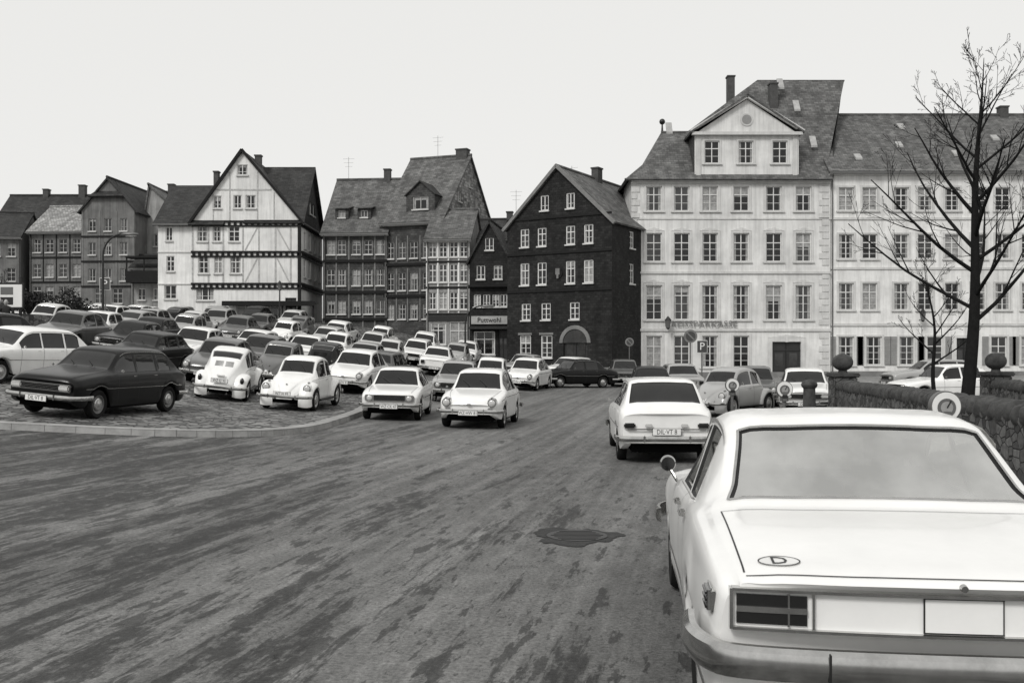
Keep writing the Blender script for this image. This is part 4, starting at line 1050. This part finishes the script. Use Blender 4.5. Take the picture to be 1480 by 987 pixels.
# --- white half-timbered house
th=Thing('white_half_timbered_house'); F=Fac(th,(-25.6,72),(-15.25,72)); th.F=F
w=lambda u,v0,v1,wd: ((u-228)/20,1.72+(512-v1)/20,wd,(v1-v0)/20,{'nr':2,'nc':2 if wd<1 else 3,'fw':.06})
F.wall(0,11.3,[w(246,370,392,.6),w(246,412,432,.9),w(244,328,348,.5)],'plaster_white',0,2.4)
ws2=[w(350,238,253,.8),w(314,283,301,.6),w(343,282,301,.6),w(362,282,301,.75),w(292,327,349,.8),w(313,327,349,.62),w(338,327,349,.8),w(294,370,395,.8),w(315,370,395,.6),w(340,370,395,.8),w(296,415,434,1.3)]
ws2+=[(6.3,4.35,1.3,1.2,{'bars':0}),(8.1,4.35,1.4,1.2,{'bars':0}),(9.6,3.9,.8,1.9,{'door':1})]
F.wall(0,16.4,ws2,'plaster_white',2.4,10.35,clips=[line(2.4,11.3,6.1,16.4),line(6.1,16.4,10.35,11.4)])
for z,a in ((11.25,2.45),(9.05,2.4),(6.75,2.4)):
    F.box('timber',a,10.33,z,z+.13,.0,.11,'timber_dark'); F.box('timber',a,10.33,z-.32,z-.20,.0,.09,'timber_dark')
    q=a+.1
    while q<10.2: F.box('timber',q,q+.18,z-.2,z,.0,.10,'timber_dark'); q+=.42
for z in (6.75,9.05): F.box('timber',0,2.4,z,z+.09,.0,.06,'plaster_trim')
for z0_,z1_ in ((9.18,10.93),(6.88,8.73)):
    for q in (2.5,3.65,4.72,6.15,7.3,8.5,9.6): F.box('timber',q-.06,q+.06,z0_,z1_,.0,.018,'timber_faded')
    F.beam('timber',6.3,z0_+.05,7.2,z1_-.05,.1,.0,.014,'timber_faded'); F.beam('timber',9.5,z0_+.05,8.6,z1_-.05,.1,.0,.014,'timber_faded')
for q,zt in ((4.0,13.3),(5.2,14.9),(7.2,14.9),(8.4,13.4)): F.box('timber',q-.05,q+.05,11.4,zt,.0,.016,'timber_faded')
F.box('timber',4.2,8.2,13.55,13.66,.0,.022,'timber_faded')
F.box('timber',10.12,10.36,4.2,11.4,.0,.10,'timber_dark')
F.beam('timber',2.25,11.1,6.1,16.5,.16,.03,.28,'timber_dark'); F.beam('timber',6.1,16.5,10.55,11.15,.16,.03,.28,'timber_dark')
F.box('awning',5.0,11.6,5.35,5.5,.0,1.3,'metal_dark'); F.box('awning',5.0,11.6,5.15,5.5,1.3,1.36,'timber_dark')
for q in (5.1,7.2,9.2,11.4): F.box('awning',q,q+.12,2.5,5.35,1.1,1.22,'timber_dark')
S=Fac(th,(-15.25,72),(-15.25,80)); S.wall(0,11.3,[(q,z,.8,1.2,{'nr':2}) for q in (1.3,3,5,6.8) for z in (7.4,9.5)],'plaster_white'); S.wall(11.3,15.9,[(3.4,12.3,.6,.9,{}),(4.6,12.3,.6,.9,{})],'shingle_dark',clips=[line(0,11.3,4,15.9),line(4,15.9,8,11.3)])
for z in (11.25,9.05,6.75):
    S.box('timber',0,8,z,z+.14,.0,.12,'timber_dark'); S.box('timber',0,8,z-.32,z-.2,.0,.09,'timber_dark')
    q=.2
    while q<7.8: S.box('timber',q,q+.18,z-.2,z,.0,.10,'timber_dark'); q+=.5
Fac(th,(-25.6,80),(-25.6,72)).wall(0,14.4,[],'plaster_white',clips=[line(0,11.3,4,14.4),line(4,14.4,8,11.3)])
rf=th['roof']
y0,y1=71.75,80.2
slab(rf,[(-23.4,y0,11.1),(-19.5,y0,16.5),(-19.5,y1,16.5),(-23.4,y1,11.1)],.12,'slate_dark')
slab(rf,[(-19.5,y0,16.5),(-14.95,y0,11.1),(-14.95,y1,11.1),(-19.5,y1,16.5)],.12,'slate_dark')
slab(rf,[(-19.4,71.8,11.2),(-15.0,71.8,11.2),(-15.0,76,16.0),(-19.4,76,16.0)],.12,'slate_dark')
slab(rf,[(-15.0,80.2,11.2),(-19.4,80.2,11.2),(-19.4,76,16.0),(-15.0,76,16.0)],.12,'slate_dark')
slab(rf,[(-25.9,71.6,11.05),(-20.8,71.6,11.05),(-20.8,76,14.6),(-25.9,76,14.6)],.12,'slate_dark')
slab(rf,[(-20.8,80.3,11.05),(-25.9,80.3,11.05),(-25.9,76,14.6),(-20.8,76,14.6)],.12,'slate_dark')
F.box('gutter',-.3,2.3,11.0,11.1,.35,.45,'metal_grey')
chimney(th,6.5,3,15.5,16.6,.45,.45); chimney(th,3.0,4.2,14,15.6,.35,.5); th.build()
# --- houses at far left
th=house('half_hipped_grey_house',(-34.6,80),(-30.2,79.7),8,2,13.3,15.8,'y','plaster_grey','slate_dark',[(q,z,.6,1.0,f2) for q in (.9,2.2,3.5) for z in (11.6,9.7,7.6)]+[(1.5,5.8,.8,1.2,f2),(3,5.8,.8,1.2,f2)],frame='wframe_dim')
slab(th['roof'],[th.F.P(.75,14.35,.45),th.F.P(3.65,14.35,.45),th.F.P(2.2,16.0,-1.2)],.12,'slate_dark')
for z in (11.1,9.1,7.1): th.F.box('trim',0,th.F.W,z,z+.13,.0,.08,'timber_dark')
for q in (.1,1.5,2.9,4.3): th.F.box('trim',q-.05,q+.05,7.2,13.2,.0,.03,'plinth')
th.build()
th=house('grey_rear_house',(-30.4,82),(-26.3,82),8,2,12.4,15.6,'y','plaster_lgrey','slate',[(q,z,.6,1.0,f2) for q in (1.2,2.8) for z in (10.6,8.6)],frame='wframe_dim',ridge_s=.5); chimney(th,1,4,15,16.3,.5,.5); th.build()
th=house('house_with_veranda',(-30.0,78.5),(-27.2,78.5),4,2,8.6,9.6,'x','plaster_lgrey','slate_dark',[(.8,6.0,.6,.9,f2),(2.0,6.0,.6,.9,f2)])
th.F.box('veranda',0,2.8,7.3,7.45,0,1.2,'timber_dark'); th.F.box('veranda',0,2.8,7.45,8.2,1.15,1.2,'timber_dark'); th.F.box('veranda',0,2.8,9.2,9.35,0,1.3,'timber_dark')
for q in (0,1.35,2.7): th.F.box('veranda',q,q+.1,7.45,9.2,1.09,1.15,'timber_dark')
th.build()
th=house('light_roofed_house',(-41.2,85),(-36.3,84.6),7,2,12.3,14.7,'x','plaster_grey','tiles_light',[(q,z,.7,1.1,f2) for q in (.7,1.8,3,4.2) for z in (10.4,8.3,6.4)],frame='wframe_dim')
for z in (9.9,7.8): th.F.box('trim',0,th.F.W,z,z+.13,.0,.08,'timber_dark')
for q in (.1,1.25,2.4,3.6,4.8): th.F.box('trim',q-.05,q+.05,7.9,12.2,.0,.03,'timber_dark')
th.build()
th=house('dark_roofed_house',(-48.5,92),(-40.3,92),9,2,12.8,17.0,'x','plaster_grey','slate_dark',[(q,z,.7,1.1,f2) for q in (1,2.5,4,5.5,7) for z in (11.3,9.2)],frame='wframe_dim'); chimney(th,6.9,4.5,16.5,18.0,.6,.6); chimney(th,3.4,4.5,16.5,17.6,.5,.6);dormer(th,3,1.3,.8,1); th.build()
th=house('small_grey_house',(-47,83.5),(-41.6,84.3),6,2,11.8,14.0,'x','plaster_grey','slate_dark',[(q,z,.7,1.1,f2) for q in (.8,2.2,3.5,4.7) for z in (10.0,7.9)],frame='wframe_dim'); th.build()
th=house('terrace_house',(-60,80),(-47.2,83.3),8,2,11.5,14.6,'x','plaster_grey','slate',[(q,z,.7,1.1,f2) for q in (1,3,5,7,9,11) for z in (9.8,7.8)],frame='wframe_dim'); th.build()
th=house('rear_roof_house',(-37,96),(-28,96),9,2,12.5,18.0,'x','plaster_grey','slate_light',[],frame='wframe_dim'); th.build()

# ------------------------------------------------------------------ trees
def tree(name,x,y,h,r,seed,spread=2.6,start=.28,nlat=22,sub=7,lean=0):
    rr_=random.Random(seed); sp=[]
    z0=g(x,y)-.2; base_=Vector((x,y,z0))
    def branch(p,d,l,rad,depth):
        n=6 if depth<3 else 3; pts=[(p.copy(),rad)]; q=p.copy(); dd=d.normalized()
        j_=.07 if depth<3 else .05; up_=.055 if depth==1 else .05
        for i in range(n):
            dd=(dd+Vector((rr_.uniform(-j_,j_),rr_.uniform(-j_,j_),up_+rr_.uniform(-.05,.06)))).normalized()
            q=q+dd*l/n; pts.append((q.copy(),max(.0045,rad*(1-(i+1)/n*.78))))
        sp.append(pts)
        if depth>=4: return
        k={1:sub,2:4,3:2}[depth]
        for j in range(k):
            t=.20+.75*(j+rr_.random()*.8)/k; t=min(t,.97)
            i=min(n-1,int(t*n)); u=t*n-i; pp=pts[i][0].lerp(pts[i+1][0],u); rd=pts[i][1]*(1-u)+pts[i+1][1]*u
            dl=(pts[i+1][0]-pts[i][0]).normalized(); ax=dl.orthogonal().normalized(); ax=Matrix.Rotation(rr_.uniform(0,6.28),3,dl)@ax
            nd=(Matrix.Rotation(math.radians(rr_.uniform(26,46)),3,ax)@dl)
            branch(pp,nd,l*rr_.uniform(.34,.55)*(1.1-t*.5),rd*.55,depth+1)
    tp=[];n=16
    for i in range(n+1):
        t=i/n; tp.append((base_+Vector((lean*t+.07*math.sin(t*9+seed),.06*math.sin(t*7),h*t)),max(.008,r*(1-t)**.85*(1.0 if t>.03 else 1.25))))
    sp.append(tp)
    for j in range(nlat):
        t=start+(.965-start)*(j/(nlat-1))**.95; i=min(n-1,int(t*n)); u=t*n-i
        pp=tp[i][0].lerp(tp[i+1][0],u); rd=tp[i][1]*(1-u)+tp[i+1][1]*u
        az=j*2.399+rr_.uniform(-.4,.4); up=math.radians(rr_.uniform(18,34)+26*t)
        d=Vector((math.cos(az)*math.cos(up),math.sin(az)*math.cos(up),math.sin(up)))
        l=spread*(1.15-.90*((t-start)/(1-start)))*rr_.uniform(.75,1.15)
        branch(pp,d,l,min(rd*.55,.055),1)
    cu=bpy.data.curves.new(name,'CURVE'); cu.dimensions='3D'; cu.bevel_depth=1; cu.bevel_resolution=1; cu.use_fill_caps=False
    for pts in sp:
        s=cu.splines.new('POLY'); s.points.add(len(pts)-1)
        for i,(p,rd) in enumerate(pts): s.points[i].co=(p.x,p.y,p.z,1); s.points[i].radius=rd
    o=bpy.data.objects.new('tmp',cu); scene.collection.objects.link(o)
    dg=bpy.context.evaluated_depsgraph_get(); me=bpy.data.meshes.new_from_object(o.evaluated_get(dg)); bpy.data.objects.remove(o)
    me.materials.clear(); me.materials.append(M['bark']); me.polygons.foreach_set('use_smooth',[True]*len(me.polygons)); me.name=name
    return obj(name,me)
tree('bare_tree',11.45,25,9.5,.20,5,3.7,.30,23,5,lean=.35)
tree('bare_tree',13.3,31,5.0,.09,9,1.9,.35,12,4,lean=-.4)
tree('bare_tree',-29.5,58,3.2,.08,3,1.5,.2,12,4)

def bush(name,x,y,rx,ry,h,nl,seed):
    q=random.Random(seed); b=MB(); z0=surfz(x,y)
    lobes=[(q.uniform(-rx,rx)*.8,q.uniform(-ry,ry)*.8,q.uniform(.25,.8)*h,q.uniform(.35,.6)) for _ in range(16)]
    for k in range(nl):
        lx,ly,lz,lr=q.choice(lobes); d=Vector((q.gauss(0,1),q.gauss(0,1),q.gauss(0,1))).normalized()*lr*q.uniform(.5,1.25)
        p=Vector((x+lx+d.x,y+ly+d.y,max(z0+.05,z0+lz+d.z)))
        a=Vector((q.gauss(0,1),q.gauss(0,1),q.gauss(0,1))).normalized()*q.uniform(.05,.12); c=a.cross(Vector((q.gauss(0,1),q.gauss(0,1),q.gauss(0,1)))).normalized()*q.uniform(.02,.06)
        b.poly([p-a,p+c,p+a,p-c],'leaf_dark')
    for k in range(40):
        lx,ly,lz,lr=q.choice(lobes); b.cyl((x+lx*.3,y+ly*.3,z0-.1),(x+lx+q.uniform(-.4,.4),y+ly,z0+lz+lr*1.1),.03,.008,5,'bark',False)
    return obj(name,b.mesh(name))
bush('bush',-22.3,48,2.0,1.2,2.2,4200,1); bush('bush',-26.0,50,1.6,1.2,1.8,2600,2); bush('bush',-20.0,46.5,.8,.8,1.2,1200,4)

# ------------------------------------------------------------------ parapet walls
def parapet(name,pts,h=.95,th_=.42):
    T_=Thing(name); path=cr2(pts,8); acc=[Vector((p.x,p.y)) for p in path]
    w=T_['wall']; prof=[(-th_/2,-.6),(-th_/2,h),(th_/2,h),(th_/2,-.6)]
    P3=[Vector((p.x,p.y,g(p.x,p.y))) for p in acc]; w.sweep(P3,prof[::-1],'rubble')
    c=T_['coping']; q=random.Random(3)
    def at(s_):
        a=0
        for u,v in zip(P3[:-1],P3[1:]):
            l=(v-u).length
            if a+l>=s_: return u.lerp(v,(s_-a)/l),(v-u).normalized()
            a+=l
        return P3[-1],(P3[-1]-P3[-2]).normalized()
    tot=sum((v-u).length for u,v in zip(P3[:-1],P3[1:])); s_=0
    while s_<tot-.1:
        l=q.uniform(.24,.44); p,t=at(s_+l/2); a=math.atan2(t.y,t.x)
        Mx=Matrix.Translation((p.x,p.y,p.z+h+.03+q.uniform(-.015,.025)))@Matrix.Rotation(a+q.uniform(-.06,.06),4,'Z')
        bm=bmesh.new(); bmesh.ops.create_uvsphere(bm,u_segments=14,v_segments=10,radius=1)
        for v in bm.verts:
            k=v.co; k.x=math.copysign(abs(k.x)**.55,k.x)*l*.5; k.y=math.copysign(abs(k.y)**.8,k.y)*(th_/2+.05); k.z=math.copysign(abs(k.z)**.8,k.z)*.17
            k+=Vector((q.uniform(-1,1),q.uniform(-1,1),q.uniform(-1,1)))*.014
        bm.verts.index_update(); c.add([Mx@v.co for v in bm.verts],[[v.index for v in f.verts] for f in bm.faces],'coping'); bm.free()
        s_+=l*.97
    return T_
def pier(T_,x,y,h=1.25,ball=.29):
    z=g(x,y); b=T_['pier']; b.rbox((x,y,z+h/2-.2),(.32,.32,h/2+.2),'rubble',.03); b.rbox((x,y,z+h+.05),(.38,.38,.06),'coping',.03)
    b.cyl((x,y,z+h+.1),(x,y,z+h+.2),.14,.11,16,'coping'); b.ell((x,y,z+h+.18+ball*.8),(ball,ball,ball*.85),'coping',22,14)
t1=parapet('stone_parapet_wall',[(9.35,28.0),(8.3,22),(7.2,15.5),(6.2,9),(5.4,2)]); pier(t1,9.4,28.3); t1.build(uv=False,angle=50)
t2=parapet('stone_parapet_wall',[(13.7,28),(12.4,21),(11,14)]); pier(t2,13.75,28.3); t2.build(uv=False,angle=50)
t3=Thing('stone_bollard'); b=t3['stone']; z=g(8.75,29.3); b.cyl((8.75,29.3,z-.1),(8.75,29.3,z+1.0),.2,.17,14,'coping'); b.ell((8.75,29.3,z+1.0),(.24,.24,.16),'coping',14,8); t3.build(uv=False)

# ------------------------------------------------------------------ street furniture
def tube(mb,pts,r,mat,n=10):
    for a,c in zip(pts[:-1],pts[1:]): mb.cyl(a,c,r,r*.97,n,mat,False)
def street_lamp(x,y,h,arm,dirx):
    t=Thing('street_lamp'); z=surfz(x,y); b=t['post']
    b.cyl((x,y,z-.2),(x,y,z+1.2),.10,.09,12,'metal_dark'); b.cyl((x,y,z+1.2),(x,y,z+h-1.0),.065,.045,12,'metal_dark')
    pts=[Vector((x+dirx*arm*(1-math.cos(a)),y-.2*(1-math.cos(a)),z+h-1.0+1.0*math.sin(a))) for a in np.linspace(0,math.pi/2,10)]
    tube(b,pts,.042,'metal_dark'); e_=pts[-1]
    t['lamp_head'].ell((e_.x+dirx*.32,e_.y,e_.z-.02),(.42,.15,.09),'metal_grey',16,8); t['lamp_head'].ell((e_.x+dirx*.36,e_.y,e_.z-.08),(.28,.11,.07),'lens',16,8)
    t.build(uv=False)
street_lamp(-18.9,46,4.9,1.0,1)
street_lamp(-2.7,57.5,3.6,1.0,1)
def sign(name,x,y,h,shape,txt=None,s=.3):
    t=Thing(name); z=surfz(x,y); t['post'].cyl((x,y,z-.1),(x,y,z+h+.2),.03,.03,10,'metal_grey')
    b=t['plate']; c=Vector((x,y-.05,z+h))
    if shape=='round':
        b.cyl(c,c+Vector((0,-.02,0)),s,s,28,'plinth'); b.cyl(c+Vector((0,-.02,0)),c+Vector((0,-.032,0)),s*.72,s*.72,28,'sign_blue')
        T=Matrix.Translation(c+Vector((0,-.036,0)))@Matrix.Rotation(math.radians(45),4,'Y'); b.box(-s*.75,s*.75,-.002,.002,-s*.09,s*.09,'plinth',T)
    else:
        b.rbox(c,(s*.85,.012,s),'sign_white',.01); b.rbox(c+Vector((0,-.012,0)),(s*.78,.008,s*.93),'sign_blue',.01)
        add_text(b,txt,s*1.7,Matrix.Translation(c+Vector((0,-.024,0)))@Matrix.Rotation(math.pi/2,4,'X'),'sign_white',.003)
    t.build(uv=False)
sign('no_stopping_sign',7.7,43,2.55,'round',s=.29); sign('parking_sign',8.2,43,2.1,'sq','P',.27)
sign('parking_sign',-19.4,47.5,2.6,'sq','P',.30); sign('no_stopping_sign',6.6,56,2.4,'round',s=.24)
def meter(x,y):
    t=Thing('parking_meter'); z=surfz(x,y); t['post'].cyl((x,y,z-.1),(x,y,z+1.12),.028,.026,12,'metal_grey')
    b=t['head']; c=Vector((x,y,z+1.30)); b.rbox((x,y,z+1.19),(.06,.05,.10),'metal_grey',.03)
    b.cyl(c+Vector((0,.03,0)),c+Vector((0,-.03,0)),.125,.125,30,'metal_grey'); b.cyl(c+Vector((0,-.03,0)),c+Vector((0,-.038,0)),.115,.115,30,'sign_white')
    b.cyl(c+Vector((0,-.038,-.01)),c+Vector((0,-.043,-.01)),.075,.075,24,'metal_grey'); b.cyl(c+Vector((0,-.043,-.01)),c+Vector((0,-.047,-.01)),.05,.05,24,'plaster_lgrey'); b.rbox(c+Vector((0,-.05,-.11)),(.04,.01,.025),'ink',.005)
    T=Matrix.Translation(c+Vector((0,-.050,-.01)))@Matrix.Rotation(.5,4,'Y'); b.box(-.004,.004,-.003,.003,0,.065,'ink',T)
    t.build(uv=False)
meter(3.52,8.1); meter(4.1,15.0); meter(3.98,18.0)
t=Thing('lantern_post'); x,y=-15.4,66; z=surfz(x,y); t['post'].cyl((x,y,z),(x,y,z+2.6),.06,.04,10,'metal_dark'); t['lantern'].cyl((x,y,z+2.6),(x,y,z+3.0),.1,.18,6,'metal_grey'); t['lantern'].cyl((x,y,z+3.0),(x,y,z+3.25),.22,.02,6,'metal_dark'); t.build(uv=False)
t=Thing('notice_board'); x,y=-20.6,39.5; z=surfz(x,y)
for dx in (-1.1,1.1): t['posts'].rbox((x+dx,y,z+1.2),(.05,.05,1.3),'metal_dark',.01)
t['board'].rbox((x,y-.06,z+1.75),(1.2,.03,.45),'sign_white',.01); t['board'].rbox((x,y-.04,z+1.75),(1.26,.03,.51),'metal_dark',.01)
for i in range(3):
    for j in range(2): t['notices'].rbox((x-.8+i*.7,y-.095,z+1.55+j*.4),(.25,.004,.15),['paint_mgrey','plaster_grey','metal_dark'][(i+j)%3],.002)
t.build(uv=False)
t=Thing('low_garden_wall'); t['wall'].sweep([Vector((-32,38.5,surfz(-32,38.5))),Vector((-24,41,surfz(-24,41))),Vector((-20,44.3,surfz(-20,44.3)))],[(.15,-.5),(.15,1.0),(-.15,1.0),(-.15,-.5)],'rubble'); t.build(uv=False)

# ------------------------------------------------------------------ people
def person(name,x,y,face,seed=0):
    me=bpy.data.meshes.new(name); z=surfz(x,y)
    V=[((0,0,.93),.15),((0,0,1.12),.145),((0,.0,1.32),.165),((0,0,1.45),.10),((0,.01,1.53),.058),
       ((.10,0,.86),.105),((.11,.03,.48),.075),((.12,-.02,.10),.05),((.12,.14,.04),.045),
       ((-.10,0,.86),.105),((-.11,-.06,.48),.075),((-.12,-.16,.10),.05),((-.12,-.01,.04),.045),
       ((.20,0,1.40),.065),((.26,-.03,1.12),.05),((.25,.08,.88),.038),((.25,.12,.80),.03),
       ((-.20,0,1.40),.065),((-.26,.02,1.12),.05),((-.25,.10,.90),.038),((-.25,.14,.82),.03)]
    E=[(0,1),(1,2),(2,3),(3,4),(0,5),(5,6),(6,7),(7,8),(0,9),(9,10),(10,11),(11,12),(3,13),(13,14),(14,15),(15,16),(3,17),(17,18),(18,19),(19,20)]
    me.from_pydata([v[0] for v in V],E,[]); o=bpy.data.objects.new('tmp',me); scene.collection.objects.link(o)
    sm=o.modifiers.new('s','SKIN'); 
    for i,v in enumerate(V): me.skin_vertices[0].data[i].radius=(v[1],v[1]*.8 if i<4 else v[1])
    me.skin_vertices[0].data[0].use_root=True
    ss=o.modifiers.new('b','SUBSURF'); ss.levels=2; ss.render_levels=2
    dg=bpy.context.evaluated_depsgraph_get(); m2=bpy.data.meshes.new_from_object(o.evaluated_get(dg)); bpy.data.objects.remove(o)
    m2.materials.clear(); m2.materials.append(M['cloth_dark'])
    e=bpy.data.objects.new(name,None); scene.collection.objects.link(e); obj('body',m2,e)
    h=MB(); h.ell((0,.02,1.64),(.075,.095,.115),'skin',16,12); h.ell((0,-.005,1.67),(.083,.095,.105),'hair',16,12); h.ell((0,.115,1.63),(.012,.02,.022),'skin',8,6)
    for sx in (-.03,.03): h.ell((sx,.103,1.65),(.012,.01,.008),'ink',8,6)
    for sx in (-.08,.08): h.ell((sx,.0,1.635),(.012,.02,.03),'skin',8,6)
    h.ell((0,.102,1.585),(.025,.01,.006),'shutter',8,6)
    for (hx,hy,hz) in ((.25,.14,.76),(-.25,.16,.78)):
        h.ell((hx,hy,hz),(.018,.035,.045),'skin',10,8)
        for k in range(4): h.cyl((hx,hy-.025+k*.017,hz-.03),(hx,hy-.02+k*.018,hz-.10+abs(k-1.5)*.01),.009,.007,6,'skin')
        h.cyl((hx,hy+.03,hz),(hx,hy+.055,hz-.05),.010,.008,6,'skin')
    obj('head_and_hands',h.mesh('hh'),e)
    e.matrix_world=Matrix.Translation((x,y,z))@Matrix.Rotation(math.radians(face),4,'Z')
person('pedestrian',-18.9,37.2,200)
person('pedestrian',-19.8,38.6,150)

# ------------------------------------------------------------------ light, sky, camera
w=bpy.data.worlds.new('World'); scene.world=w; w.use_nodes=True; nt=w.node_tree
bg=nt.nodes['Background']; sk=nt.nodes.new('ShaderNodeTexSky'); sk.sky_type='NISHITA'; sk.sun_disc=False
sk.sun_elevation=math.radians(42); sk.sun_rotation=math.radians(212)
hs=nt.nodes.new('ShaderNodeHueSaturation'); hs.inputs['Saturation'].default_value=0
mx=nt.nodes.new('ShaderNodeMix'); mx.data_type='RGBA'; mx.inputs[0].default_value=.86
nt.links.new(sk.outputs[0],hs.inputs['Color']); nt.links.new(hs.outputs[0],mx.inputs[6]); mx.inputs[7].default_value=(9.5,9.46,9.25,1)
nt.links.new(mx.outputs[2],bg.inputs[0]); bg.inputs[1].default_value=.095
sl=bpy.data.lights.new('sun','SUN'); sl.energy=2.0; sl.angle=math.radians(16); sl.color=(1,.99,.97)
so=bpy.data.objects.new('sun',sl); scene.collection.objects.link(so)
az=math.radians(212); el=math.radians(42)
d=Vector((math.sin(az)*math.cos(el),math.cos(az)*math.cos(el),math.sin(el)))
so.rotation_euler=d.to_track_quat('Z','Y').to_euler()
cam=bpy.data.cameras.new('camera'); co=bpy.data.objects.new('camera',cam); scene.collection.objects.link(co)
cam.sensor_width=36; cam.lens=35; cam.clip_end=3000; cam.clip_start=.1
co.location=(0,0,1.72); co.rotation_euler=(math.radians(90),0,0); cam.shift_y=18.5/1480
scene.camera=co
scene.view_settings.view_transform='Standard'; scene.view_settings.look='None'; scene.view_settings.exposure=0
